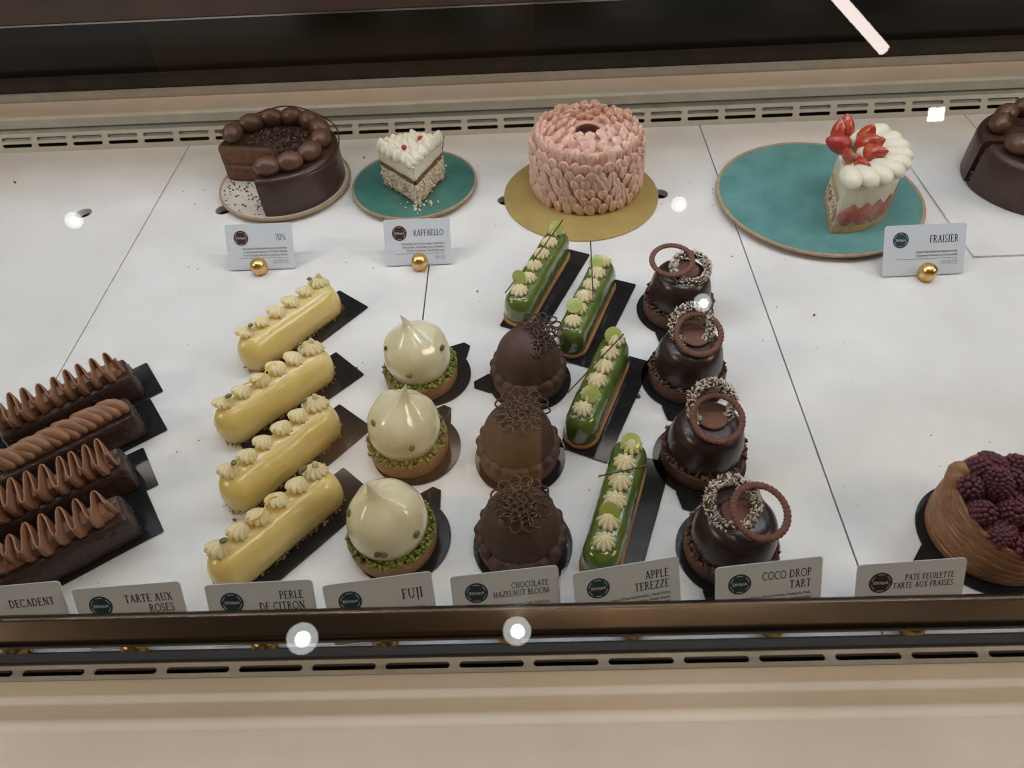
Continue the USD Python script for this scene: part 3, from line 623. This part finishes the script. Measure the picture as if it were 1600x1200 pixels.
def bloom(px, py, label, which, sd, tab, lace):
    p = at(px, py); g = np.random.default_rng(sd)
    round_board(p[0] + .001, p[1] - .001, .0395, tab, f'round black board under the {which} chocolate dome tart')
    t = thing('chocolate_dome_tart', label, 'tart', (p[0], p[1], .0017), 0, 'matte chocolate dome tarts')
    tart_shell(t, .0345, .014, W['shell_dark'])
    prof = curve([(.0285, 0), (.0305, .008), (.0302, .016), (.0275, .027), (.0215, .0365), (.0130, .0430), (.006, .0455), (0.0003, .0462)], 30)
    part('chocolate_dome', mv(lathe(prof, 64), (0, 0, .014)), W['choc_matte'], t, smooth=True)
    n = 17
    for k in range(n):
        a = 2 * PI * k / n + g.uniform(-.05, .05)
        m = sc(ICO2, (.0052, .0082, .0068)); m.vertices[:, 0] *= 1 + .18 * np.sin(m.vertices[:, 1] * 500)
        m = rot(rot(m, (1, 0, 0), g.uniform(.1, .35)), (0, 1, 0), -.25)
        part('petal_drop', mv(rot(m, (0, 0, 1), a), (.0312 * math.cos(a), .0312 * math.sin(a), .0170 + g.uniform(-.0008, .0008))), W['choc_matte'], t)
    # lace of thin chocolate loops laid over the top
    lx, ly, lz, tilt, az = lace; loops = []
    def loop(cx, cy, rx, ry, an):
        th = np.linspace(0, 2 * PI, 22, endpoint=False); x, y = rx * np.cos(th), ry * np.sin(th)
        X, Y = cx + x * math.cos(an) - y * math.sin(an), cy + x * math.sin(an) + y * math.cos(an)
        Zv = -(X ** 2 + Y ** 2) * 9 + .0006 * np.sin(3 * th + cx * 900)
        loops.append(tube(np.column_stack([X, Y, Zv]), .00085, 5, closed=True))
    for k in range(14):
        a = 2 * PI * k / 14 + g.uniform(-.08, .08); loop(.0178 * math.cos(a), .0178 * math.sin(a), .0056, .0044, a + g.uniform(-.2, .2))
    for k in range(12):
        a = 2 * PI * k / 12 + .2; loop(.0122 * math.cos(a), .0122 * math.sin(a), .0040, .0034, a + g.uniform(-.6, .6))
    for k in range(8):
        a = 2 * PI * k / 8; loop(.0072 * math.cos(a), .0072 * math.sin(a), .0034, .0029, a + g.uniform(-.6, .6))
    for k in range(4):
        a = 2 * PI * k / 4; loop(.0026 * math.cos(a), .0026 * math.sin(a), .0026, .0022, a)
    lm = rot(rot(cat(loops), (1, 0, 0), tilt), (0, 0, 1), az)
    part('chocolate_lace', mv(lm, (lx, ly, lz)), W['choc'], t, smooth=True)
bloom(826, 593, 'rearmost chocolate dome tart, its lace leaning to the right', 'rearmost', 51, 185, (.010, .000, .0615, .25, -.5))
bloom(811, 714, 'middle chocolate dome tart seen through the brown reflection edge', 'middle', 52, 70, (.004, .002, .0630, .1, 0))
bloom(815, 850, 'frontmost chocolate dome tart behind the card reading CHOCOLATE HAZELNUT BLOOM', 'frontmost', 53, 70, (.001, -.001, .0632, .12, 0))

def cookie_ring(R, w, n=110, k=34):
    th = np.arange(n) * 2 * PI / n; ph = np.arange(10) * 2 * PI / 10; Rr = []
    for a in th:
        s = 1 + .14 * math.cos(k * a)
        Rr.append([((R + w * s * math.cos(q)) * math.cos(a), (R + w * s * math.cos(q)) * math.sin(a), w * .62 * s * math.sin(q)) for q in ph])
    return grid(Rr, cu=True, cv=True)
def coco(px, py, label, which, sd, bdx, cring, kring, dsc):
    p = at(px, py); g = np.random.default_rng(sd)
    round_board(p[0] + bdx[0], p[1] + bdx[1], .0395, 250, f'round black board under the {which} glossy chocolate tart')
    t = thing('ring_topped_tart', label, 'tart', (p[0], p[1], .0017), 0, 'glossy chocolate ring tarts')
    tart_shell(t, .0352, .0155, W['shell_dark'])
    part('cocoa_nibs', bits(ring_pts(g, 260, .0292, .0348, .0152, .0018), .0019, sd), W['nib'], t, smooth=False, kind='stuff')
    prof = curve([(.0300, 0), (.0312, .006), (.0308, .014), (.0294, .022), (.0272, .0285), (.0232, .0335), (.0165, .0358), (.0002, .0362)], 34)
    part('glazed_dome', mv(lathe(prof, 72, lambda th, r, z: 1 + .012 * np.sin(2 * th + sd) + .006 * np.sin(5 * th)), (0, 0, .0145)), W['choc_gloss'], t, smooth=True)
    top = .0145 + .0362
    part('cookie_disc', mv(bump_mesh(loft(0, 0, [(.0125, 0), (.0132, .001), (.0128, .0024), (.011, .003), (0, .003)], 10), .0002, 500), (dsc[0], dsc[1], top + .0002)), W['cocoring'], t)
    def place(m, q): return mv(rot(rot(m, (1, 0, 0), q[3]), (0, 0, 1), q[4]), (q[0], q[1], top + q[2]))
    th = np.linspace(0, 2 * PI, 48, endpoint=False); core = tube(np.column_stack([.0172 * np.cos(th), .0172 * np.sin(th), 0 * th]), .0029, 8, closed=True)
    cr = part('coconut_ring', place(core, cring), W['nib'], t)
    n = 560; a = g.uniform(0, 2 * PI, n); q = g.uniform(0, 2 * PI, n); rr = .0034
    pts = np.column_stack([(.0172 + rr * np.cos(q)) * np.cos(a), (.0172 + rr * np.cos(q)) * np.sin(a), rr * np.sin(q)])
    part('coconut_shreds', place(bits(pts, .00130, sd, (1.7, .55, .55)), cring), W['coco'], cr, smooth=False, kind='stuff')
    part('cookie_ring', place(cookie_ring(.0195, .0027, 140, 38), kring), W['cocoring'], t, smooth=50)
coco(1057, 485, 'rearmost glossy chocolate tart with its cookie ring overhanging on the left', 'rearmost', 61, (-.002, -.001), (.006, -.001, .0045, .25, 0), (-.012, .004, .011, .16, -.3), (.002, 0))
coco(1070, 592, 'second glossy chocolate ring tart from the back with a coconut ring standing behind', 'second', 62, (-.002, -.001), (-.001, .008, .010, .80, 0), (.003, -.003, .010, .42, 0), (.002, .003))
coco(1095, 717, 'third glossy chocolate ring tart from the back with a flat cookie ring in front', 'third', 63, (-.002, -.001), (.001, .010, .010, .85, .1), (.003, -.004, .0085, .35, .0), (.001, .003))
coco(1137, 860, 'frontmost glossy chocolate tart, cookie ring overhanging on the right', 'frontmost', 64, (-.001, -.001), (-.006, .006, .0075, .50, -.1), (.010, -.005, .0125, .28, .35), (-.001, .002))

# ------------------------------------------------------------------ puff pastry tart with raspberries
def raspberry(sd):
    g = np.random.default_rng(sd); ms = []
    for k in range(8):
        z = -.8 + k * .25; r = math.sqrt(max(.05, 1 - (z * .85) ** 2)); n = max(4, int(14 * r))
        for q in range(n):
            a = 2 * PI * (q + .5 * (k % 2)) / n
            ms.append(mv(sc(ICO1, .215), (r * .86 * math.cos(a), r * .86 * math.sin(a), z)))
    ms.append(sc(ICO2, (.98, .98, 1.0))); ms.append(mv(sc(ICO1, .3), (0, 0, 1.05)))
    return cat(ms)
def puff():
    p = at(1540, 835)
    round_board(p[0] - .003, p[1] - .003, .0495, 200, 'round black board under the puff pastry raspberry tart')
    t = thing('raspberry_pastry', 'tall wound puff pastry tart filled with dark raspberries', 'tart', (p[0], p[1], .0017), 0)
    R, h, n = .0445, .042, 120; th = np.arange(n) * 2 * PI / n
    def topz(a): return h + .010 * np.cos(a - 2.5) * 1 + .0 * a
    Rr = []
    for s in np.linspace(0, 1, 110):
        rr = R * (1 + .05 * math.sin(PI * s) - .06 * s) * (1 + .007 * np.sin(40 * s + th) + .006 * np.sin(97 * s + 2 * th + 1) + .004 * np.sin(170 * s + th))
        Rr.append(np.column_stack([rr * np.cos(th), rr * np.sin(th), s * topz(th)]))
    for r_, dz in ((R * .90, .0008), (R * .85, -.001), (R * .84, -.008), (R * .5, -.010)):
        Rr.append(np.column_stack([r_ * np.cos(th), r_ * np.sin(th), topz(th) + dz]))
    part('wound_pastry', rings(Rr), W['puff'], t, smooth=50)
    a = 2.45; q = [(R * .93 * math.cos(a + .5 * (1 - s)), R * .93 * math.sin(a + .5 * (1 - s)), h - .004 + .021 * s) for s in np.linspace(0, 1, 14)]
    part('pastry_end', bump_mesh(tube(q, np.interp(np.linspace(0, 1, 14), [0, .6, .9, 1], [.004, .0075, .006, .002]), 16), .0026, 260), W['shell'], t)
    g = np.random.default_rng(70)
    spots = [(0, 0, .014)] + [(.0165 * math.cos(b), .0165 * math.sin(b), .009) for b in np.arange(5) * 2 * PI / 5 + .2] + [(.0315 * math.cos(b), .0315 * math.sin(b), .001) for b in np.arange(11) * 2 * PI / 11]
    for k, (x, y, z) in enumerate(spots):
        m = sc(raspberry(k), (.0096, .0096, .0104)); m = rot(m, (g.normal(), g.normal(), .2), g.uniform(.3, 1.3))
        part('raspberry', mv(m, (x, y, float(topz(math.atan2(y, x))) - .002 + z - .006 * (abs(x) + abs(y) < .02) + g.uniform(-.001, .001))), W['rasp'], t, smooth=True)
puff()

# ------------------------------------------------------------------ large cakes
def sector(prof, a0, a1, n=60):
    """(r, z) outline from the axis at the bottom round to the axis at the top, turned from a0 to a1, ends closed"""
    prof = np.asarray(prof, float); th = np.linspace(a0, a1, n); R = []
    for a in th: R.append(np.column_stack([prof[:, 0] * math.cos(a), prof[:, 0] * math.sin(a), prof[:, 1]]))
    m = grid(np.array(R)); v, f = list(m.vertices), list(m.faces); k = len(prof)
    f = [(x, z, y) for x, y, z in f]
    tri = trimesh.creation.triangulate_polygon(Polygon(prof), engine='earcut')
    for j in (0, n - 1):
        o = len(v); a = th[j]
        v += [(q[0] * math.cos(a), q[0] * math.sin(a), q[1]) for q in tri[0]]
        f += [(o + x, o + y, o + z) for x, y, z in tri[1]]
    mm = T(v, f); mm.merge_vertices(); mm.fix_normals(); return mm
def band(a, r0, r1, z0, z1, off, amp, sd, nr=26, nz=10, thick=.0015):
    """a rough layer on a cut face at angle a"""
    r, z = np.meshgrid(np.linspace(r0, r1, nr), np.linspace(z0, z1, nz)); c = np.array([math.cos(a), math.sin(a), 0]); nrm = np.array([math.sin(a), -math.cos(a), 0]) * np.sign(off)
    base = r[..., None] * c + z[..., None] * np.array([0, 0, 1.])
    d = abs(off) + amp * (meshkit.fbm(base * 300 + 9, 3, sd) - .2) * 2
    edge = np.ones_like(d); edge[0] = edge[-1] = .0; edge[:, 0] = edge[:, -1] = 0
    m = grid(base + (d * edge)[..., None] * nrm)
    if np.dot(m.face_normals.mean(0), nrm) < 0: m.invert()
    return m
def egg(): return sc(ICO3, (.0158, .0120, .0112))
def cake_prof(R, Hc): return [(0.0, 0.0)] + [tuple(q) for q in curve([(R * .985, 0), (R, .002), (R, Hc * .5), (R * .995, Hc - .006), (R * .97, Hc - .0015), (R * .94, Hc), (R * .7, Hc)], 22)] + [(0.0, Hc)]

def seventy():
    t, p = plate(449, 292, .0845, W['white_glaze'], 'white plate with tan edge and crumbs under the cut chocolate cake')
    a0, a1 = math.radians(-96), math.radians(172); R, Hc = .0775, .050
    c = thing('chocolate_cake', 'round chocolate cake with a wedge cut out and chocolate eggs on top', 'cake', (p[0], p[1], PZ), 0)
    part('glazed_body', bump_mesh(sector(cake_prof(R, Hc), a0, a1, 90), .0003, 90), W['choc'], c, smooth=40)
    for a, off in ((a1, -1), (a0, 1)):
        part('mousse_layer', band(a, .001, R - .0015, Hc * .48, Hc - .002, off * .0008, .0016, 5), W['mousse'], c, smooth=60)
        part('sponge_layer', band(a, .001, R - .0015, .001, Hc * .47, off * .0010, .0020, 6), W['mousse'], c, smooth=60)
    g = np.random.default_rng(3); n = 520; aa = g.uniform(a0 + .05, a1 - .05, n); r = .047 * np.sqrt(g.uniform(0, 1, n))
    part('chocolate_shavings', bits(np.column_stack([r * np.cos(aa), r * np.sin(aa), Hc + np.abs(g.normal(0, .0012, n))]), .0020, 3, (1.8, .7, .4)), W['choc'], c, smooth=False, kind='stuff')
    for ad in (-84, -58, -30, 0, 26, 52, 78, 104, 130, 158):
        a = math.radians(ad); m = rot(egg(), (0, 0, 1), a + PI / 2 + g.uniform(-.3, .3))
        part('chocolate_egg', mv(m, (.060 * math.cos(a), .060 * math.sin(a), Hc + .0095)), W['choc_milk'], c, smooth=True)
    th = np.linspace(math.radians(-62), math.radians(165), 60)
    part('chocolate_loop', tube(np.column_stack([.077 * np.cos(th) + .003, .079 * np.sin(th), Hc + .003 + .009 * np.sin(th - .4) + .002 * np.sin(5 * th)]), .0009, 6), W['choc'], c)
    pts = []
    for _ in range(80):
        a = g.uniform(a1 + .05, 2 * PI + a0 - .05); rr = .079 * math.sqrt(g.uniform(.15, 1)); pts.append((rr * math.cos(a), rr * math.sin(a), .0008))
    part('cake_crumbs', bits(pts, .0013, 8), W['mousse'], c, smooth=False, kind='stuff')
seventy()

def coconut_slice():
    t, p = plate(649, 294, .0800, W['green_teal'], 'small green teal plate under the coconut cake slice')
    tip = at(655, 323, PZ); l = at(598, 287, PZ); r = at(699, 272, PZ)
    a1 = math.atan2(l[1] - tip[1], l[0] - tip[0]); a0 = math.atan2(r[1] - tip[1], r[0] - tip[0]); R = .071
    c = thing('coconut_slice', 'wedge of white coconut layer cake topped with piped cream and red beads', 'cake slice', (tip[0], tip[1], PZ), 0)
    def lay(z0, z1, rr, sh): 
        pr = [(sh, z0), (rr * .995, z0), (rr, (z0 + z1) / 2), (rr * .995, z1), (sh, z1)]
        return pr
    def layer(name, z0, z1, rr, sh, m, amp, sd):
        mm = sector(lay(z0, z1, rr, sh), a0, a1, 40)
        for _ in range(3): mm = mm.subdivide() if len(mm.faces) < 9000 else mm
        part(name, bump_mesh(mm, amp, 330, sd), m, c, smooth=70)
    layer('biscuit_layer', .0003, .004, R * .98, .001, W['sponge'], .0003, 1)
    layer('coconut_layer', .0042, .028, R, .0005, W['coconut_cream'], .0030, 2)
    layer('sponge_layer', .0282, .035, R * .98, .003, W['sponge'], .0013, 3)
    layer('cream_layer', .0352, .053, R, .0005, W['cream'], .0018, 4)
    g = np.random.default_rng(5); am = (a0 + a1) / 2; n = 500
    aa = np.where(g.uniform(size=n) < .5, a0, a1); n2_ = 1; rr = g.uniform(.002, R, n); z = g.uniform(.003, .030, n); n2 = g.normal(0, .0013, n)
    pts = np.column_stack([rr * np.cos(aa) - n2 * np.sin(aa), rr * np.sin(aa) + n2 * np.cos(aa), z])
    part('coconut_shreds', bits(pts, .0016, 6, (1.7, .6, .6)), W['coconut_flake'], c, smooth=False, kind='stuff')
    n = 30; pts = np.column_stack([g.normal(0, .009, n), g.normal(.002, .006, n), np.abs(g.normal(0, .0015, n)) + .0005])
    part('fallen_crumbs', bits(pts, .0018, 7), W['coconut_cream'], c, smooth=False, kind='stuff')
    k = 0
    for r_, cnt in ((.010, 1), (.021, 2), (.033, 4), (.045, 6), (.056, 8), (.066, 9)):
        for q in range(cnt):
            a = a0 + (a1 - a0) * ((q + .5) / cnt if r_ < .066 else (q + .35) / cnt * 1.02)
            m = rosette(.0088 * g.uniform(.8, 1.15), .0150 * g.uniform(.8, 1.2), 5, .22, 1.4); m = rot(m, (1, 0, 0), g.uniform(-.45, .45))
            part('cream_peak', mv(rot(m, (0, 0, 1), g.uniform(0, 6)), (r_ * math.cos(a), r_ * math.sin(a), .0500)), W['cream'], c, smooth=45)
    for x, y in ((-.012, .030), (.006, .049)):
        part('red_bead', mv(sc(ICO2, .0032), (x, y, .0635)), W['redbead'], c, smooth=True)
coconut_slice()

def petal_mesh(w, h, sd):
    g = np.random.default_rng(sd); m = ICO2.copy(); v = m.vertices.copy()
    s = (v[:, 2] + 1) / 2                                       # 0 at the foot, 1 at the tip
    x = v[:, 0] * w / 2 * (.55 + .5 * np.sqrt(s)); y = v[:, 1] * .0030
    z = v[:, 2] * h / 2
    y = y + .0066 * s ** 2 - .0034 * (1 - (v[:, 0]) ** 2) * s ** 2 * 1.4 + .0007 * np.sin(v[:, 0] * 7 + sd) * (.4 + s)
    m.vertices = np.column_stack([x, y, z]); return m                # y = outward
def ruffle_cake():
    bp = at(907, 305); b = thing('gold_board', 'round gold card board under the pink ruffled cake', 'cake board', bp, 0)
    part('card_base', slab(Point(0, 0).buffer(.0955, 64), .0004, .0022), W['goldboard'], b, smooth=False)
    p = at(915, 290); c = thing('ruffle_cake', 'tall round pink cake covered in piped petals with a dark hole on top', 'cake', (p[0], p[1], .0023), 0)
    R, Hc = .0655, .074
    part('cake_core', lathe(curve([(R * .97, 0), (R, .004), (R, Hc - .020), (R * .95, Hc - .009), (R * .82, Hc - .002), (R * .6, Hc), (.0165, Hc + .001), (.0150, Hc - .003), (.0002, Hc - .004)], 40), 64), W['pink'], c, smooth=True)
    part('dark_centre', mv(lathe([(.0135, 0), (.0148, .003), (.010, .0050), (.0002, .0056)], 24), (0, 0, Hc - .0035)), mat('berry_jelly', (.05, .010, .012), None, rough=.25), c, smooth=True)
    g = np.random.default_rng(9)
    def put(m, a, r, z, tilt, spin):
        m = rot(m, (0, 1, 0), spin); m = rot(m, (1, 0, 0), -tilt); m = rot(m, (0, 0, 1), a - PI / 2)
        part('petal', mv(m, (r * math.cos(a), r * math.sin(a), z)), W['pink'], c, smooth=True)
    for k in range(7):
        n = 32; z = .0065 + k * .0104
        for q in range(n):
            a = 2 * PI * (q + .5 * (k % 2)) / n + g.uniform(-.035, .035)
            put(petal_mesh(.0136 * g.uniform(.85, 1.15), .0202 * g.uniform(.88, 1.15), int(g.integers(99))), a, R + .0008 - (.0062 if k == 6 else .0014 if k == 5 else 0), z + g.uniform(-.0015, .0015), g.uniform(-.08, .22) + (-.25 if k == 6 else 0), g.uniform(-.1, .5))
    for r_, n in ((.056, 26), (.045, 21), (.034, 16), (.0235, 11)):
        for q in range(n):
            a = 2 * PI * q / n + r_ * 300 + g.uniform(-.12, .12)
            put(petal_mesh(.0130 * g.uniform(.9, 1.1), .0155, int(g.integers(99))), a, r_ + g.uniform(-.0025, .0025), Hc + .0015 - (.004 if r_ > .05 else 0) + g.uniform(-.001, .0015), -.75 + g.uniform(-.3, .3), g.uniform(-.5, .5))
ruffle_cake()

def berry_prof(): return [(0.0003, 0)] + [tuple(q) for q in curve([(.0003, 0), (.0065, .0015), (.0098, .007), (.0090, .014), (.0060, .021), (.0025, .0255), (.0003, .027)], 16)][1:]
def strawberry_bit(kind):
    pr = [(0.0, .0)] + berry_prof()[1:-1] + [(0.0, .027)]
    return sector(pr, 0, kind, 24)
def fraisier():
    t, p = plate(1275, 313, .1200, W['teal'], 'large teal plate with tan edge under the strawberry cream cake')
    ctr = at(1287, 309, PZ); cor = at(1297, 364, PZ); R = float(np.hypot(*(cor - ctr)[:2])); a0 = math.atan2(cor[1] - ctr[1], cor[0] - ctr[0])
    a1 = a0 + math.radians(142); Hc = .058
    c = thing('strawberry_cake', 'quarter of a white strawberry cream cake topped with cut strawberries', 'cake', (ctr[0], ctr[1], PZ), 0)
    R = min(R, .0745)
    part('sponge_base', bump_mesh(sector([(.0005, .0003), (R * 1.01, .0003), (R * 1.015, .006), (R * 1.0, .010), (.0005, .010)], a0, a1, 60), .0002, 300), W['pale_sponge'], c)
    part('cream_body', sector([(.0, .0102), (R * .995, .0102), (R, .02), (R, Hc - .004), (R * .985, Hc), (.0, Hc)], a0, a1, 60), W['cream'], c)
    g = np.random.default_rng(12)
    part('sponge_layer', band(a0, .006, R - .010, .033, .040, .0009, .0008, 4, 40, 8), W['pale_sponge'], c, smooth=60)
    for k in range(6):                                            # berries cut through on the flat side
        rr = .010 + k * .0108; z = .021 + g.uniform(-.002, .003)
        m = sc(ICO2, (.0060, .0011, .0085)); m = rot(m, (0, 1, 0), g.uniform(-.5, .5)); m = rot(m, (0, 0, 1), a0)
        part('cut_strawberry', mv(m, (rr * math.cos(a0), rr * math.sin(a0), z)), W['berry_slice'], c)
    n = 70; rr = g.uniform(.004, R - .008, n); z = g.uniform(.012, .032, n)
    part('cream_flecks', bits(np.column_stack([rr * math.cos(a0) + .0006 * math.sin(a0), rr * math.sin(a0) - .0006 * math.cos(a0), z]), .0018, 13), W['cream'], c, kind='stuff')
    for k, da in enumerate((.17, .42, .68, .95, 1.22, 1.5, 1.8)):       # slices standing round the side
        a = a0 + da; h = g.uniform(.026, .031); ph = np.linspace(0, 2 * PI, 26, endpoint=False); lean = g.uniform(-.10, .18)
        pts = []
        for f_, rad in ((1.0, R + .0004), (.94, R + .0012), (.6, R + .0015), (.02, R + .0015)):
            yy = np.sin(ph) * f_; ww = np.cos(ph) * f_ * np.where(yy > 0, 1 - .72 * np.clip(yy, 0, 1) ** 1.3, 1 - .15 * yy ** 2)
            aa = a + (ww * .0122) / R + lean * (yy + 1) * .12; zz = .0245 + yy * h / 2
            zz = np.maximum(zz, .0108)
            pts.append(np.column_stack([rad * np.cos(aa), rad * np.sin(aa), zz]))
        part('strawberry_slice', rings(pts, cap0=False), W['berry_slice'], c, smooth=60)
    am = lambda f: a0 + (a1 - a0) * f
    nb = 9
    for k in range(nb):                                           # large cream mounds round the rim, smaller ones inside
        a = am((k + .3) / nb); m = sc(ICO3, (.0195, .0120, .0100)); m.vertices[:, 2] += .002 * np.sin(m.vertices[:, 0] * 120)
        m = rot(rot(m, (0, 1, 0), .10), (0, 0, 1), a + g.uniform(-.12, .12))
        part('cream_mound', mv(m, (.0575 * math.cos(a), .0575 * math.sin(a), Hc + .006)), W['cream'], c, smooth=True)
    for k in range(3, 7):
        a = am((k + .6) / 7); m = rot(sc(ICO3, (.0185, .0105, .0105)), (0, 0, 1), a + g.uniform(-.2, .2))
        part('cream_mound', mv(m, (.036 * math.cos(a), .036 * math.sin(a), Hc + .007)), W['cream'], c, smooth=True)
    up = np.array([0, 0, 1.]); base = Hc + .006
    # (x, y offsets from the tip, lean axis, lean, turn, share of a whole berry)
    spec = [(-.001, .006, (0, 1, 0), -1.2, .2, 2 * PI, 1.12), (.004, .024, (1, .2, 0), -.35, 2.6, PI, 1.0), (-.006, .020, (1, 0, 0), -.25, 2.9, PI * .7, .9),
            (.019, .013, (1, .5, 0), .35, 2.4, PI, 1.0), (.022, -.001, (1, .6, 0), .7, 2.3, PI * .8, .95), (.012, .004, (1, .8, 0), .85, 2.2, PI, 1.1),
            (.016, -.010, (1, .6, 0), 1.05, 2.4, PI * .8, 1.1), (-.002, -.012, (1, -.2, 0), 1.1, 2.0, PI * .9, .95), (.004, -.026, (1, .1, 0), 1.2, 2.2, PI * .8, .9)]
    for x, y, ax, an, turn, share, s in spec:
        m = rot(sc(strawberry_bit(share if share < 6 else 2 * PI - .001), (s, s, s)), (0, 0, 1), turn)
        if share > 6: m = mv(m, (0, 0, -.004))
        m = rot(m, ax, an)
        b = part('strawberry', mv(m, (x + .009, y, base)), W['berry'] if share > 6 else W['berry_top'], c, smooth=45)
        q = mv(m, (x + .009, y, base)); q = q.subdivide(); sd_ = q.vertices[g.choice(len(q.vertices), 60, replace=False)]
        part('berry_seeds', bits(sd_, .00042, 5), W['crust'], b, smooth=False, kind='stuff')
# cut berries: red skin fading to pale flesh near the core
W['berry_top'] = mat('cut_strawberry', (.42, .040, .022), (.55, .16, .085), 110, .25, (300, .3, .0008), coat=.4, ramp=(.45, .75))
fraisier()

def right_cake():
    e0_, e1 = at(1520, 403), at(1421, 262)
    b = thing('cake_board', 'square white board under the chocolate cake at the right edge', 'cake board', (0, 0, 0), 0)
    part('card_base', slab(sbox(e0_[0], e0_[1], e0_[0] + .30, e1[1]), .0004, .0026), W['panel'], b, smooth=False)
    p = at(1614, 286); c = thing('chocolate_cake', 'dark chocolate cake with chocolate eggs cut off at the right edge', 'cake', (p[0], p[1], .0028), 0)
    R, Hc = .083, .054; a0, a1 = math.radians(-176), math.radians(177)
    part('glazed_body', bump_mesh(sector(cake_prof(R, Hc), a0, a1, 90), .0003, 90), W['choc'], c, smooth=40)
    part('mousse_layer', band(a0, .001, R - .001, .001, Hc - .002, .0030, .003, 25, 40, 16), W['rock'], c, smooth=60)
    g = np.random.default_rng(15); n = 60
    r = g.uniform(R * .5, R, n); pts = np.column_stack([r * math.cos(a0), r * math.sin(a0) + g.uniform(0, .006, n), g.uniform(.002, Hc, n)])
    part('cake_crumbs', bits(pts, .003, 9), W['rock'], c, smooth=60, kind='stuff')
    for ad in (-160, -134, -108, -82, 0, 30, 60, 100, 130, 155):
        a = math.radians(ad); part('chocolate_egg', mv(rot(egg(), (0, 0, 1), a + PI / 2), (.063 * math.cos(a), .063 * math.sin(a), Hc + .0095)), W['choc_milk'], c, smooth=True)
    th = np.linspace(math.radians(120), math.radians(250), 40)
    for k in range(2):
        part('chocolate_loop', tube(np.column_stack([.056 * np.cos(th + .2 * k), .062 * np.sin(th + .2 * k), Hc + .022 + .008 * np.sin(th * 2 + k)]), .0010, 6), W['choc'], c)
right_cake()

# ------------------------------------------------------------------ crumbs on the floor
for px, py, s, m, lb in [(746, 456, .0016, 'pist', 'green crumb on the floor left of the rearmost green eclair'), (1272, 493, .0018, 'nib', 'dark crumb alone on the empty floor at the right'),
                         (997, 620, .0026, 'nib', 'dark cocoa nib between the green eclairs and ring tarts'), (558, 575, .0015, 'pist', 'tiny green crumb right of the second yellow eclair'),
                         (367, 813, .0016, 'pist', 'green crumb left of the frontmost yellow eclair'), (569, 247, .0018, 'nib', 'dark crumb behind the coconut cake slice'),
                         (24, 286, .0022, 'seed_red', 'reddish crumb at the far left of the floor')]:
    o = part('crumb', mv(bits([(0, 0, s * .6)], s, int(px)), at(px, py)), W[m], None, smooth=False)
    tag(o, lb, 'crumb', 'crumbs on the floor')

g_ = np.random.default_rng(77)
sp = np.column_stack([g_.uniform(-.45, .45, 120), g_.uniform(yf + .02, yb - .02, 120), np.full(120, .0003)])
tag(part('fine_crumbs', bits(sp, .00065, 78), W['nib'], None, smooth=False), 'scattered specks of crumbs over the white floor panels', 'crumbs', kind='stuff')
